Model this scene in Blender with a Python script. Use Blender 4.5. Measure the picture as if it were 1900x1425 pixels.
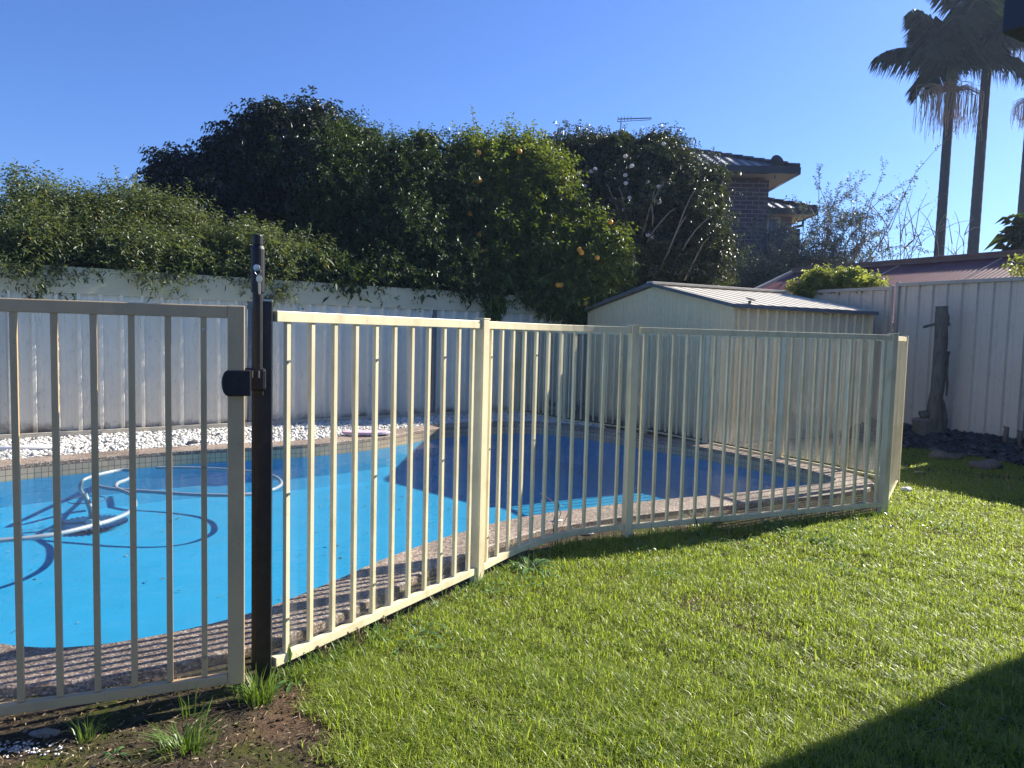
import bpy, math, random
import numpy as np
from mathutils import Vector, Matrix
S = bpy.context.scene
for o in list(bpy.data.objects): bpy.data.objects.remove(o)
random.seed(7); RNG = np.random.default_rng(7)
R = math.radians

# ------------------------------------------------------------ camera
CAM_H = 1.2; FPX = 1370.0; PITCH = R(3.95); ROLL = R(1.46)
cd = bpy.data.cameras.new('camera'); cam = bpy.data.objects.new('camera', cd); S.collection.objects.link(cam)
cd.sensor_fit = 'HORIZONTAL'; cd.sensor_width = 36.0; cd.lens = 36.0*FPX/1900.0
cd.clip_start = 0.05; cd.clip_end = 2000
CM = Matrix.Rotation(math.pi/2-PITCH, 3, 'X') @ Matrix.Rotation(ROLL, 3, 'Z')
cam.matrix_world = Matrix.Translation((0, 0, CAM_H)) @ CM.to_4x4()
S.camera = cam
S.render.resolution_x = 1024; S.render.resolution_y = 768
# ------------------------------------------------------------ sky and sun
SUN_AZ = R(58.5); SUN_EL = R(32.5)
w = bpy.data.worlds.new("World"); S.world = w; w.use_nodes = True
nt = w.node_tree; nt.nodes.clear()
sk = nt.nodes.new('ShaderNodeTexSky'); sk.sky_type = 'NISHITA'; sk.sun_disc = False
sk.sun_elevation = SUN_EL; sk.sun_rotation = SUN_AZ; sk.air_density = 1.0; sk.dust_density = 0.6; sk.ozone_density = 3.0
bg = nt.nodes.new('ShaderNodeBackground'); bg.inputs[1].default_value = 0.072
wo = nt.nodes.new('ShaderNodeOutputWorld')
mt_ = nt.nodes.new('ShaderNodeMix'); mt_.data_type = 'RGBA'; mt_.blend_type = 'MULTIPLY'; mt_.inputs[0].default_value = 1.0; mt_.inputs[7].default_value = (0.46, 0.66, 1.08, 1)
nt.links.new(sk.outputs[0], mt_.inputs[6]); nt.links.new(mt_.outputs[2], bg.inputs[0]); nt.links.new(bg.outputs[0], wo.inputs[0])
sd = bpy.data.lights.new('sun', 'SUN'); sd.energy = 5.0; sd.angle = R(0.5); sd.color = (1.0, 0.94, 0.83)
sun = bpy.data.objects.new('sun', sd); S.collection.objects.link(sun)
SUNV = Vector((math.sin(SUN_AZ)*math.cos(SUN_EL), math.cos(SUN_AZ)*math.cos(SUN_EL), math.sin(SUN_EL)))
sun.rotation_euler = SUNV.to_track_quat('Z', 'Y').to_euler(); sun.location = (8, 5, 9)
S.view_settings.view_transform = 'Standard'; S.view_settings.look = 'None'
S.view_settings.exposure = 1.3; S.view_settings.gamma = 1.0
S.render.engine = 'CYCLES'
S.cycles.transparent_max_bounces = 24; S.cycles.max_bounces = 8

# ------------------------------------------------------------ helpers
def ray(u, v): return CM @ Vector(((u-950)/FPX, (712.5-v)/FPX, -1))
def G(u, v, z=0.0):
    d = ray(u, v); return Vector((0, 0, CAM_H)) + d*((z-CAM_H)/d.z)
def D(u, v, y):
    d = ray(u, v); return Vector((0, 0, CAM_H)) + d*(y/d.y)
def tag(o, label=None, cat=None, group=None, kind=None):
    if label: o['label'] = label
    if cat: o['category'] = cat
    if group: o['group'] = group
    if kind: o['kind'] = kind
    return o
def thing(name, loc, label, cat, group=None):
    o = bpy.data.objects.new(name, None); S.collection.objects.link(o)
    o.location = loc; o.empty_display_size = 0.1
    return tag(o, label, cat, group)
def root_loc(p):
    while p.parent: p = p.parent
    return Vector(p.location)
class MB:
    def __init__(s): s.v = []; s.f = []
    def add(s, vs, fs):
        n = len(s.v); s.v += [tuple(a) for a in vs]; s.f += [tuple(i+n for i in f) for f in fs]; return s
    def box(s, c, size, rz=0.0, rot=None):
        M = rot if rot else Matrix.Rotation(rz, 3, 'Z')
        c = Vector(c); x, y, z = [a/2 for a in size]
        vs = [c + M @ Vector((i*x, j*y, k*z)) for k in (-1, 1) for j in (-1, 1) for i in (-1, 1)]
        return s.add(vs, [(0,2,3,1),(4,5,7,6),(0,1,5,4),(2,6,7,3),(0,4,6,2),(1,3,7,5)])
    def bar(s, a, b, w, h, up=(0,0,1)):           # rectangular bar from a to b, w across, h along up
        a = Vector(a); b = Vector(b); d = (b-a); L = d.length; d.normalize()
        side = d.cross(Vector(up)).normalized(); u = side.cross(d)
        M = Matrix((side, d, u)).transposed()
        return s.box((a+b)/2, (w, L, h), rot=M)
    def tube(s, pts, r, n=8, cap=True):
        pts = [Vector(p) for p in pts]; rs = r if isinstance(r, (list, tuple)) else [r]*len(pts)
        base = len(s.v); prev = None
        for i, p in enumerate(pts):
            t = (pts[min(i+1, len(pts)-1)] - pts[max(i-1, 0)])
            if t.length < 1e-9: t = Vector((0,0,1))
            t.normalize()
            if prev is None:
                a = t.orthogonal().normalized()
            else:
                a = (prev - t*prev.dot(t))
                a = a.normalized() if a.length > 1e-6 else t.orthogonal().normalized()
            prev = a; b = t.cross(a)
            for k in range(n):
                an = 2*math.pi*k/n
                s.v.append(tuple(p + (a*math.cos(an)+b*math.sin(an))*rs[i]))
        for i in range(len(pts)-1):
            for k in range(n):
                k2 = (k+1) % n
                s.f.append((base+i*n+k, base+i*n+k2, base+(i+1)*n+k2, base+(i+1)*n+k))
        if cap:
            s.f.append(tuple(base+k for k in reversed(range(n))))
            s.f.append(tuple(base+(len(pts)-1)*n+k for k in range(n)))
        return s
    def prism(s, poly, dvec):                      # closed polygon (3D pts) extruded by dvec
        n = len(poly); dvec = Vector(dvec)
        vs = [Vector(p) for p in poly] + [Vector(p)+dvec for p in poly]
        return s.add(vs, [tuple(reversed(range(n))), tuple(range(n, 2*n))] + [(i, (i+1)%n, (i+1)%n+n, i+n) for i in range(n)])
    def quad(s, a, b, c, d): return s.add([a, b, c, d], [(0,1,2,3)])
    def build(s, name, mat, parent=None, smooth=False, bevel=0):
        return mesh_obj(name, s.v, s.f, mat, parent, smooth, bevel)
def mesh_obj(name, v, f, mat, parent=None, smooth=False, bevel=0, origin=None):
    if parent is not None: off = root_loc(parent)
    else:
        A = np.array(v); off = Vector(((A[:,0].min()+A[:,0].max())/2, (A[:,1].min()+A[:,1].max())/2, A[:,2].min())) if origin is None else Vector(origin)
    me = bpy.data.meshes.new(name)
    if isinstance(v, np.ndarray):
        v = v - np.array(off); nv = len(v)
        me.vertices.add(nv); me.vertices.foreach_set('co', v.astype(np.float32).ravel())
        nf, k = f.shape
        me.loops.add(nf*k); me.loops.foreach_set('vertex_index', f.astype(np.int32).ravel())
        me.polygons.add(nf); me.polygons.foreach_set('loop_start', np.arange(0, nf*k, k, dtype=np.int32))
        me.polygons.foreach_set('loop_total', np.full(nf, k, dtype=np.int32))
        me.update(calc_edges=True); me.validate()
    else:
        me.from_pydata([(p[0]-off.x, p[1]-off.y, p[2]-off.z) for p in v], [], f); me.update()
    if smooth: me.polygons.foreach_set('use_smooth', [True]*len(me.polygons))
    o = bpy.data.objects.new(name, me); S.collection.objects.link(o)
    if parent is not None: o.parent = parent
    else: o.location = off
    if mat: me.materials.append(mat)
    if bevel:
        m = o.modifiers.new('bevel', 'BEVEL'); m.width = bevel; m.segments = 2; m.limit_method = 'ANGLE'
    return o
def struct(name, mb, mat, **k):
    o = mb.build(name, mat, None, **k); o['kind'] = 'structure'; return o

# ------------------------------------------------------------ materials
def new_mat(name):
    m = bpy.data.materials.new(name); m.use_nodes = True; t = m.node_tree
    return m, t, t.nodes['Principled BSDF']
def ramp(t, stops):
    r = t.nodes.new('ShaderNodeValToRGB'); e = r.color_ramp.elements
    e[0].position, e[0].color = stops[0][0], (*stops[0][1], 1)
    e[1].position, e[1].color = stops[-1][0], (*stops[-1][1], 1)
    for p, c in stops[1:-1]:
        x = e.new(p); x.color = (*c, 1)
    return r
def noise(t, scale, detail=4, rough=0.55, coord='Object', sc=None):
    tc = t.nodes.new('ShaderNodeTexCoord'); n = t.nodes.new('ShaderNodeTexNoise')
    n.inputs['Scale'].default_value = scale; n.inputs['Detail'].default_value = detail; n.inputs['Roughness'].default_value = rough
    if sc:
        mp = t.nodes.new('ShaderNodeMapping'); mp.inputs['Scale'].default_value = sc
        t.links.new(tc.outputs[coord], mp.inputs['Vector']); t.links.new(mp.outputs[0], n.inputs['Vector'])
    else: t.links.new(tc.outputs[coord], n.inputs['Vector'])
    return n
def bump(t, b, src, strength, dist=0.01):
    n = t.nodes.new('ShaderNodeBump'); n.inputs['Strength'].default_value = strength; n.inputs['Distance'].default_value = dist
    t.links.new(src, n.inputs['Height']); t.links.new(n.outputs[0], b.inputs['Normal']); return n
def mixc(t, fac, a, b, mode='MIX'):
    m = t.nodes.new('ShaderNodeMix'); m.data_type = 'RGBA'; m.blend_type = mode
    for i, x in ((0, fac), (6, a), (7, b)):
        if hasattr(x, 'is_linked') or hasattr(x, 'links'): t.links.new(x, m.inputs[i])
        elif i == 0: m.inputs[0].default_value = x
        else: m.inputs[i].default_value = (*x, 1)
    return m.outputs[2]
def paint(name, col, rough=0.45, dirt=(0.25, 0.22, 0.17), amount=0.35, scale=9, spec=0.4, metal=0.0, streak=None, bmp=0.0):
    m, t, b = new_mat(name)
    n = noise(t, scale, 6, 0.65, sc=streak)
    r = ramp(t, [(0.48, (0,0,0)), (0.78, (amount,)*3)]); t.links.new(n.outputs['Fac'], r.inputs[0])
    n2 = noise(t, scale*0.25, 3)
    r2 = ramp(t, [(0.3, tuple(c*0.88 for c in col)), (0.7, col)]); t.links.new(n2.outputs['Fac'], r2.inputs[0])
    c_ = mixc(t, r.outputs[0], r2.outputs[0], dirt)
    n3 = noise(t, 75, 4, 0.7); r3 = ramp(t, [(0.66, (0,0,0)), (0.70, (0.75,)*3)]); t.links.new(n3.outputs['Fac'], r3.inputs[0])
    t.links.new(mixc(t, r3.outputs[0], c_, tuple(c*0.35 for c in dirt)), b.inputs['Base Color'])
    b.inputs['Roughness'].default_value = rough; b.inputs['Specular IOR Level'].default_value = spec; b.inputs['Metallic'].default_value = metal
    if bmp: bump(t, b, n.outputs['Fac'], bmp, 0.003)
    return m
def leaf_mat(name, cols, trans=(0.25, 0.4, 0.03), tfac=0.3, rough=0.46, spec=0.45):
    m, t, b = new_mat(name)
    g = t.nodes.new('ShaderNodeNewGeometry'); r = ramp(t, cols)
    t.links.new(g.outputs['Random Per Island'], r.inputs[0]); t.links.new(r.outputs[0], b.inputs['Base Color'])
    b.inputs['Roughness'].default_value = rough; b.inputs['Specular IOR Level'].default_value = spec
    tr = t.nodes.new('ShaderNodeBsdfTranslucent')
    t.links.new(mixc(t, 0.65, r.outputs[0], trans), tr.inputs[0])
    mx = t.nodes.new('ShaderNodeMixShader'); mx.inputs[0].default_value = tfac
    t.links.new(b.outputs[0], mx.inputs[1]); t.links.new(tr.outputs[0], mx.inputs[2])
    t.links.new(mx.outputs[0], t.nodes['Material Output'].inputs[0])
    return m
M = {}
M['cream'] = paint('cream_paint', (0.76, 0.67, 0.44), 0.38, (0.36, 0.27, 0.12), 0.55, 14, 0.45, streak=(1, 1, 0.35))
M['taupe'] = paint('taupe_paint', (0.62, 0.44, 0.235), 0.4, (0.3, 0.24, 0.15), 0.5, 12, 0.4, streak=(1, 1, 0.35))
M['black_paint'] = paint('black_paint', (0.012, 0.013, 0.017), 0.32, (0.05, 0.05, 0.05), 0.5, 30, 0.5)
M['black_plastic'] = paint('black_plastic', (0.013, 0.013, 0.015), 0.45, (0.05, 0.045, 0.04), 0.4, 40, 0.4)
M['steel'] = paint('steel', (0.5, 0.5, 0.48), 0.3, (0.2, 0.17, 0.12), 0.4, 40, 0.5, 0.9)
M['brass'] = paint('brass', (0.75, 0.6, 0.42), 0.3, (0.4, 0.3, 0.2), 0.3, 40, 0.5, 0.7)
M['plank'] = paint('board_paint', (0.66, 0.56, 0.36), 0.55, (0.3, 0.3, 0.22), 0.3, 3, 0.3, streak=(1, 1, 4))
M['trim'] = paint('grey_trim', (0.50, 0.45, 0.36), 0.45, (0.2, 0.19, 0.16), 0.5, 8, 0.4)
M['dark_trim'] = paint('dark_trim', (0.12, 0.135, 0.15), 0.45, (0.3, 0.28, 0.22), 0.3, 10, 0.4)
M['white'] = paint('white_plastic', (0.8, 0.79, 0.76), 0.4, (0.4, 0.35, 0.25), 0.4, 20, 0.4)
M['pink'] = paint('pink_foam', (0.78, 0.50, 0.56), 0.6, (0.8, 0.74, 0.74), 0.9, 6, 0.3)
def sheet_mat(name, col, stain_h=0.22, stain=(0.12, 0.085, 0.06), z0=0.0, amt=0.9):
    m, t, b = new_mat(name)
    n = noise(t, 3.2, 8, 0.7); n2 = noise(t, 22, 5, 0.7, sc=(1, 1, 0.4)); n3 = noise(t, 0.8, 3)
    tc = t.nodes.new('ShaderNodeTexCoord'); sp = t.nodes.new('ShaderNodeSeparateXYZ'); t.links.new(tc.outputs['Object'], sp.inputs[0])
    def math_(op, a, b_):
        q = t.nodes.new('ShaderNodeMath'); q.operation = op
        for i, x in enumerate((a, b_)):
            if isinstance(x, (int, float)): q.inputs[i].default_value = x
            else: t.links.new(x, q.inputs[i])
        return q.outputs[0]
    h = math_('SUBTRACT', math_('MULTIPLY', n.outputs['Fac'], stain_h*2.4), sp.outputs['Z'])
    h = math_('ADD', h, z0-stain_h*0.55)
    mr = t.nodes.new('ShaderNodeMapRange'); t.links.new(h, mr.inputs[0]); mr.inputs[1].default_value = -0.02; mr.inputs[2].default_value = 0.09; mr.inputs[4].default_value = amt
    r = ramp(t, [(0.55, (0,0,0)), (0.72, (0.35,)*3)]); t.links.new(n2.outputs['Fac'], r.inputs[0])
    r3 = ramp(t, [(0.3, tuple(c*0.86 for c in col)), (0.75, col)]); t.links.new(n3.outputs['Fac'], r3.inputs[0])
    c = mixc(t, r.outputs[0], r3.outputs[0], (0.3, 0.29, 0.27))
    n4 = noise(t, 40, 5, 0.75, sc=(1, 1, 0.6)); r4 = ramp(t, [(0.64, (0,0,0)), (0.69, (0.7,)*3)]); t.links.new(n4.outputs['Fac'], r4.inputs[0])
    c = mixc(t, r4.outputs[0], c, (0.08, 0.075, 0.07))
    c = mixc(t, mr.outputs[0], c, stain)
    t.links.new(c, b.inputs['Base Color']); b.inputs['Roughness'].default_value = 0.42; b.inputs['Specular IOR Level'].default_value = 0.4
    bump(t, b, n3.outputs['Fac'], 0.25, 0.05)
    return m
M['sheet'] = sheet_mat('fence_sheet', (0.80, 0.74, 0.62))
M['sheet_right'] = sheet_mat('fence_sheet_weathered', (0.74, 0.63, 0.48), 0.12, (0.2, 0.18, 0.15), amt=0.6)
M['shed_wall'] = sheet_mat('shed_wall_paint', (0.84, 0.70, 0.42), 0.14, (0.2, 0.2, 0.12), amt=0.6)
M['shed_roof'] = paint('shed_roof_paint', (0.62, 0.56, 0.44), 0.6, (0.3, 0.27, 0.22), 0.5, 6, 0.5)
M['red_roof'] = paint('red_roof_paint', (0.15, 0.035, 0.04), 0.5, (0.26, 0.15, 0.14), 0.4, 5, 0.25)
M['red_flash'] = paint('roof_flashing', (0.13, 0.085, 0.09), 0.4, (0.25, 0.2, 0.18), 0.4, 5, 0.45)
M['bark'] = paint('bark', (0.17, 0.135, 0.10), 0.85, (0.06, 0.05, 0.04), 0.9, 18, 0.2, streak=(1, 1, 0.25), bmp=1.0)
M['stump_bark'] = paint('stump_bark', (0.20, 0.17, 0.13), 0.9, (0.03, 0.028, 0.024), 0.9, 11, 0.15, streak=(2, 2, 0.5), bmp=1.0)
M['cut_wood'] = paint('cut_wood', (0.3, 0.25, 0.19), 0.85, (0.1, 0.08, 0.06), 0.8, 30, 0.15, bmp=0.6)
M['palm_bark'] = paint('palm_bark', (0.062, 0.062, 0.062), 0.8, (0.08, 0.08, 0.07), 0.8, 3, 0.2, streak=(0.5, 0.5, 9), bmp=0.8)
M['twig'] = paint('twig', (0.26, 0.22, 0.18), 0.85, (0.1, 0.09, 0.07), 0.5, 20, 0.2)
M['hose'] = paint('hose_plastic', (0.27, 0.31, 0.34), 0.35, (0.3, 0.35, 0.4), 0.4, 30, 0.5)
M['cleaner_rubber'] = paint('cleaner_rubber', (0.012, 0.06, 0.16), 0.5, (0.02, 0.05, 0.1), 0.3, 20, 0.3)
M['soffit'] = paint('soffit', (0.62, 0.56, 0.5), 0.7, (0.5, 0.45, 0.4), 0.3, 3, 0.2)
M['gutter'] = paint('gutter', (0.028, 0.03, 0.036), 0.4, (0.06, 0.06, 0.06), 0.3, 4, 0.4)
M['orange'] = paint('orange_peel', (0.85, 0.34, 0.02), 0.45, (0.7, 0.4, 0.05), 0.5, 30, 0.5)
M['petal'] = paint('petal', (0.8, 0.68, 0.62), 0.6, (0.6, 0.4, 0.32), 0.5, 15, 0.2)
M['glass_dark'] = paint('window_glass', (0.05, 0.06, 0.08), 0.08, (0.1, 0.1, 0.1), 0.2, 3, 0.6)
M['dark_render'] = paint('dark_gable', (0.05, 0.055, 0.065), 0.6, (0.08, 0.08, 0.09), 0.3, 3, 0.3)

def mat_brick(name, c1, c2, mortar):
    m, t, b = new_mat(name)
    tc = t.nodes.new('ShaderNodeTexCoord'); sp = t.nodes.new('ShaderNodeSeparateXYZ'); cb = t.nodes.new('ShaderNodeCombineXYZ')
    t.links.new(tc.outputs['Object'], sp.inputs[0])
    ad = t.nodes.new('ShaderNodeMath'); ad.operation = 'ADD'; t.links.new(sp.outputs['X'], ad.inputs[0]); t.links.new(sp.outputs['Y'], ad.inputs[1])
    t.links.new(ad.outputs[0], cb.inputs[0]); t.links.new(sp.outputs['Z'], cb.inputs[1])
    br = t.nodes.new('ShaderNodeTexBrick'); t.links.new(cb.outputs[0], br.inputs['Vector'])
    br.inputs['Scale'].default_value = 1.0; br.inputs['Brick Width'].default_value = 0.36; br.inputs['Row Height'].default_value = 0.125
    br.inputs['Mortar Size'].default_value = 0.011; br.inputs['Color1'].default_value = (*c1, 1); br.inputs['Color2'].default_value = (*c2, 1); br.inputs['Mortar'].default_value = (*mortar, 1)
    t.links.new(br.outputs['Color'], b.inputs['Base Color']); b.inputs['Roughness'].default_value = 0.75
    bump(t, b, br.outputs['Fac'], -0.4, 0.01)
    return m
M['brick_dark'] = mat_brick('dark_brick', (0.06, 0.035, 0.04), (0.085, 0.05, 0.05), (0.24, 0.21, 0.19))
M['brick_grey'] = mat_brick('grey_brick', (0.14, 0.11, 0.10), (0.18, 0.14, 0.12), (0.28, 0.26, 0.24))
def mat_tiles():
    m, t, b = new_mat('roof_tiles')
    tc = t.nodes.new('ShaderNodeTexCoord')
    wv = t.nodes.new('ShaderNodeTexWave'); wv.bands_direction = 'X'; wv.inputs['Scale'].default_value = 1.05; t.links.new(tc.outputs['Object'], wv.inputs[0])
    w2 = t.nodes.new('ShaderNodeTexWave'); w2.bands_direction = 'Z'; w2.wave_profile = 'SAW'; w2.inputs['Scale'].default_value = 2.4; t.links.new(tc.outputs['Object'], w2.inputs[0])
    ad = t.nodes.new('ShaderNodeMath'); ad.operation = 'ADD'; t.links.new(wv.outputs['Fac'], ad.inputs[0]); t.links.new(w2.outputs['Fac'], ad.inputs[1])
    b.inputs['Base Color'].default_value = (0.06, 0.058, 0.06, 1); b.inputs['Roughness'].default_value = 0.4
    bump(t, b, ad.outputs[0], 1.0, 0.06); return m
M['tiles'] = mat_tiles()
def mat_pebblecrete():
    m, t, b = new_mat('pebblecrete')
    tc = t.nodes.new('ShaderNodeTexCoord'); v = t.nodes.new('ShaderNodeTexVoronoi'); v.inputs['Scale'].default_value = 150; t.links.new(tc.outputs['Object'], v.inputs['Vector'])
    sp = t.nodes.new('ShaderNodeSeparateColor'); t.links.new(v.outputs['Color'], sp.inputs[0])
    r = ramp(t, [(0.0, (0.10, 0.075, 0.06)), (0.35, (0.24, 0.165, 0.12)), (0.7, (0.42, 0.31, 0.23)), (0.93, (0.62, 0.52, 0.42)), (1.0, (0.75, 0.68, 0.6))]); t.links.new(sp.outputs[0], r.inputs[0])
    n = noise(t, 2.2, 5, 0.6); r2 = ramp(t, [(0.35, (0.5, 0.5, 0.5)), (0.65, (1, 1, 1))]); t.links.new(n.outputs['Fac'], r2.inputs[0])
    t.links.new(mixc(t, 1.0, r.outputs[0], r2.outputs[0], 'MULTIPLY'), b.inputs['Base Color'])
    b.inputs['Roughness'].default_value = 0.7; bump(t, b, v.outputs['Distance'], -1.0, 0.006); return m
M['pebblecrete'] = mat_pebblecrete()
def mat_pooltile():
    m, t, b = new_mat('pool_tiles')
    uv = t.nodes.new('ShaderNodeUVMap'); br = t.nodes.new('ShaderNodeTexBrick'); t.links.new(uv.outputs[0], br.inputs['Vector'])
    br.offset = 0; br.inputs['Scale'].default_value = 1; br.inputs['Brick Width'].default_value = 0.05; br.inputs['Row Height'].default_value = 0.05; br.inputs['Mortar Size'].default_value = 0.0022
    br.inputs['Color1'].default_value = (0.42, 0.33, 0.22, 1); br.inputs['Color2'].default_value = (0.34, 0.28, 0.2, 1); br.inputs['Mortar'].default_value = (0.07, 0.07, 0.06, 1)
    t.links.new(br.outputs['Color'], b.inputs['Base Color']); b.inputs['Roughness'].default_value = 0.35; return m
M['pool_tile'] = mat_pooltile()
def mat_poolfloor():
    m, t, b = new_mat('pool_paint')
    n = noise(t, 2.5, 6, 0.6); r = ramp(t, [(0.35, (0.026, 0.258, 0.44)), (0.65, (0.032, 0.285, 0.49))]); t.links.new(n.outputs['Fac'], r.inputs[0])
    n2 = noise(t, 60, 3, 0.7); r2 = ramp(t, [(0.62, (0,0,0)), (0.8, (0.25,)*3)]); t.links.new(n2.outputs['Fac'], r2.inputs[0])
    t.links.new(mixc(t, r2.outputs[0], r.outputs[0], (0.02, 0.2, 0.42)), b.inputs['Base Color']); b.inputs['Roughness'].default_value = 0.8; b.inputs['Specular IOR Level'].default_value = 0.1; return m
M['pool_floor'] = mat_poolfloor()
def clear_mat(name, tint, rough, ior, bumpscale=None, bstr=0.1, bdist=0.01, dust=0.0, cap=None):
    m, t, b = new_mat(name); t.nodes.remove(b)
    tr = t.nodes.new('ShaderNodeBsdfTransparent'); tr.inputs[0].default_value = (*tint, 1)
    gl = t.nodes.new('ShaderNodeBsdfGlossy'); gl.inputs['Roughness'].default_value = rough
    lw = t.nodes.new('ShaderNodeLayerWeight'); lw.inputs[0].default_value = 0.5          # schlick, same from both sides
    p5 = t.nodes.new('ShaderNodeMath'); p5.operation = 'POWER'; p5.inputs[1].default_value = 5; t.links.new(lw.outputs['Facing'], p5.inputs[0])
    r0 = ((ior-1)/(ior+1))**2; fr = t.nodes.new('ShaderNodeMath'); fr.operation = 'MULTIPLY_ADD'; fr.inputs[1].default_value = (1-r0)*(0.65 if name == 'water' else 0.5); fr.inputs[2].default_value = r0; t.links.new(p5.outputs[0], fr.inputs[0])
    if bumpscale:
        n = noise(t, bumpscale, 3, 0.5); bp = t.nodes.new('ShaderNodeBump'); bp.inputs['Strength'].default_value = bstr; bp.inputs['Distance'].default_value = bdist
        t.links.new(n.outputs['Fac'], bp.inputs['Height']); t.links.new(bp.outputs[0], gl.inputs['Normal']); t.links.new(bp.outputs[0], lw.inputs['Normal'])
    mx = t.nodes.new('ShaderNodeMixShader'); t.links.new(fr.outputs[0], mx.inputs[0]); t.links.new(tr.outputs[0], mx.inputs[1]); t.links.new(gl.outputs[0], mx.inputs[2])
    out = mx.outputs[0]
    if dust:
        df = t.nodes.new('ShaderNodeBsdfDiffuse'); df.inputs[0].default_value = (0.75, 0.73, 0.68, 1)
        tl = t.nodes.new('ShaderNodeBsdfTranslucent'); tl.inputs[0].default_value = (0.75, 0.73, 0.68, 1)
        m0 = t.nodes.new('ShaderNodeMixShader'); t.links.new(df.outputs[0], m0.inputs[1]); t.links.new(tl.outputs[0], m0.inputs[2])
        n1 = noise(t, 5, 8, 0.75, sc=(1, 1, 0.35)); tc = t.nodes.new('ShaderNodeTexCoord'); sp = t.nodes.new('ShaderNodeSeparateXYZ'); t.links.new(tc.outputs['Object'], sp.inputs[0])
        mr = t.nodes.new('ShaderNodeMapRange'); t.links.new(sp.outputs['Z'], mr.inputs[0]); mr.inputs[1].default_value = 0.05; mr.inputs[2].default_value = 0.34; mr.inputs[3].default_value = 0.17; mr.inputs[4].default_value = dust
        r = ramp(t, [(0.35, (0.4,)*3), (0.75, (1.7,)*3)]); t.links.new(n1.outputs['Fac'], r.inputs[0])
        mu = t.nodes.new('ShaderNodeMath'); mu.operation = 'MULTIPLY'; t.links.new(r.outputs[0], mu.inputs[0]); t.links.new(mr.outputs[0], mu.inputs[1])
        m2 = t.nodes.new('ShaderNodeMixShader'); t.links.new(mu.outputs[0], m2.inputs[0]); t.links.new(out, m2.inputs[1]); t.links.new(m0.outputs[0], m2.inputs[2]); out = m2.outputs[0]
    t.links.new(out, t.nodes['Material Output'].inputs[0]); return m
M['water'] = clear_mat('water', (0.82, 0.97, 1.0), 0.03, 1.25, 4.0, 0.35, 0.03)
M['acrylic'] = clear_mat('clear_plastic', (0.955, 0.955, 0.94), 0.05, 1.42, 2.5, 0.25, 0.02, dust=0.035)
def mat_soil():
    m, t, b = new_mat('soil')
    n = noise(t, 28, 9, 0.75); n2 = noise(t, 3.0, 5, 0.6); n3 = noise(t, 1.1, 3, 0.5)
    r = ramp(t, [(0.3, (0.028, 0.02, 0.014)), (0.5, (0.075, 0.056, 0.038)), (0.72, (0.19, 0.145, 0.10))]); t.links.new(n.outputs['Fac'], r.inputs[0])
    rm = ramp(t, [(0.50, (0,0,0)), (0.62, (0.75,)*3)]); t.links.new(n2.outputs['Fac'], rm.inputs[0])
    c = mixc(t, rm.outputs[0], r.outputs[0], (0.075, 0.095, 0.015))
    ro = ramp(t, [(0.60, (0,0,0)), (0.72, (0.5,)*3)]); t.links.new(n3.outputs['Fac'], ro.inputs[0])
    c = mixc(t, ro.outputs[0], c, (0.30, 0.17, 0.10)); t.links.new(c, b.inputs['Base Color'])
    b.inputs['Roughness'].default_value = 0.95; b.inputs['Specular IOR Level'].default_value = 0.1; bump(t, b, n.outputs['Fac'], 1.0, 0.03); return m
M['soil'] = mat_soil()
def grass_patches(m):      # yellowish and dry patches growing across the lawn, in metres
    t = m.node_tree; b = t.nodes['Principled BSDF']; lk = b.inputs['Base Color'].links[0]; src = lk.from_socket
    n = noise(t, 1.6, 5, 0.65); r = ramp(t, [(0.40, (0,0,0)), (0.68, (0.65,)*3)]); t.links.new(n.outputs['Fac'], r.inputs[0])
    n2 = noise(t, 5.5, 4, 0.6); r2 = ramp(t, [(0.56, (0,0,0)), (0.72, (0.6,)*3)]); t.links.new(n2.outputs['Fac'], r2.inputs[0])
    c = mixc(t, r.outputs[0], src, (0.24, 0.27, 0.04)); c = mixc(t, r2.outputs[0], c, (0.08, 0.14, 0.025)); t.links.new(c, b.inputs['Base Color'])
M['grass'] = leaf_mat('grass_blades', [(0.0, (0.09, 0.15, 0.018)), (0.4, (0.165, 0.25, 0.03)), (0.72, (0.26, 0.34, 0.05)), (0.88, (0.34, 0.38, 0.10)), (0.95, (0.42, 0.36, 0.17)), (1.0, (0.5, 0.43, 0.25))], (0.55, 0.68, 0.05), 0.52, 0.4, 0.5)
grass_patches(M['grass'])
M['grass_tuft'] = leaf_mat('tuft_blades', [(0.0, (0.06, 0.12, 0.02)), (0.8, (0.13, 0.22, 0.04)), (1.0, (0.4, 0.36, 0.18))], (0.3, 0.45, 0.04), 0.35, 0.4)
M['weed'] = leaf_mat('weed_leaf', [(0.0, (0.07, 0.14, 0.05)), (1.0, (0.14, 0.24, 0.08))], (0.25, 0.4, 0.06), 0.3, 0.4)
M['straw'] = leaf_mat('straw', [(0.0, (0.10, 0.07, 0.04)), (0.6, (0.26, 0.19, 0.11)), (1.0, (0.45, 0.36, 0.24))], (0.3, 0.2, 0.1), 0.1, 0.8, 0.1)
M['leaf_light'] = leaf_mat('shrub_leaf', [(0.0, (0.035, 0.055, 0.02)), (0.5, (0.065, 0.09, 0.035)), (0.94, (0.11, 0.125, 0.045)), (0.985, (0.15, 0.15, 0.05)), (1.0, (0.6, 0.38, 0.03))], (0.25, 0.32, 0.06), 0.28)
M['leaf_dark'] = leaf_mat('dark_leaf', [(0.0, (0.008, 0.014, 0.011)), (0.7, (0.016, 0.026, 0.016)), (1.0, (0.045, 0.03, 0.025))], (0.08, 0.12, 0.02), 0.12, 0.4)
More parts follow.
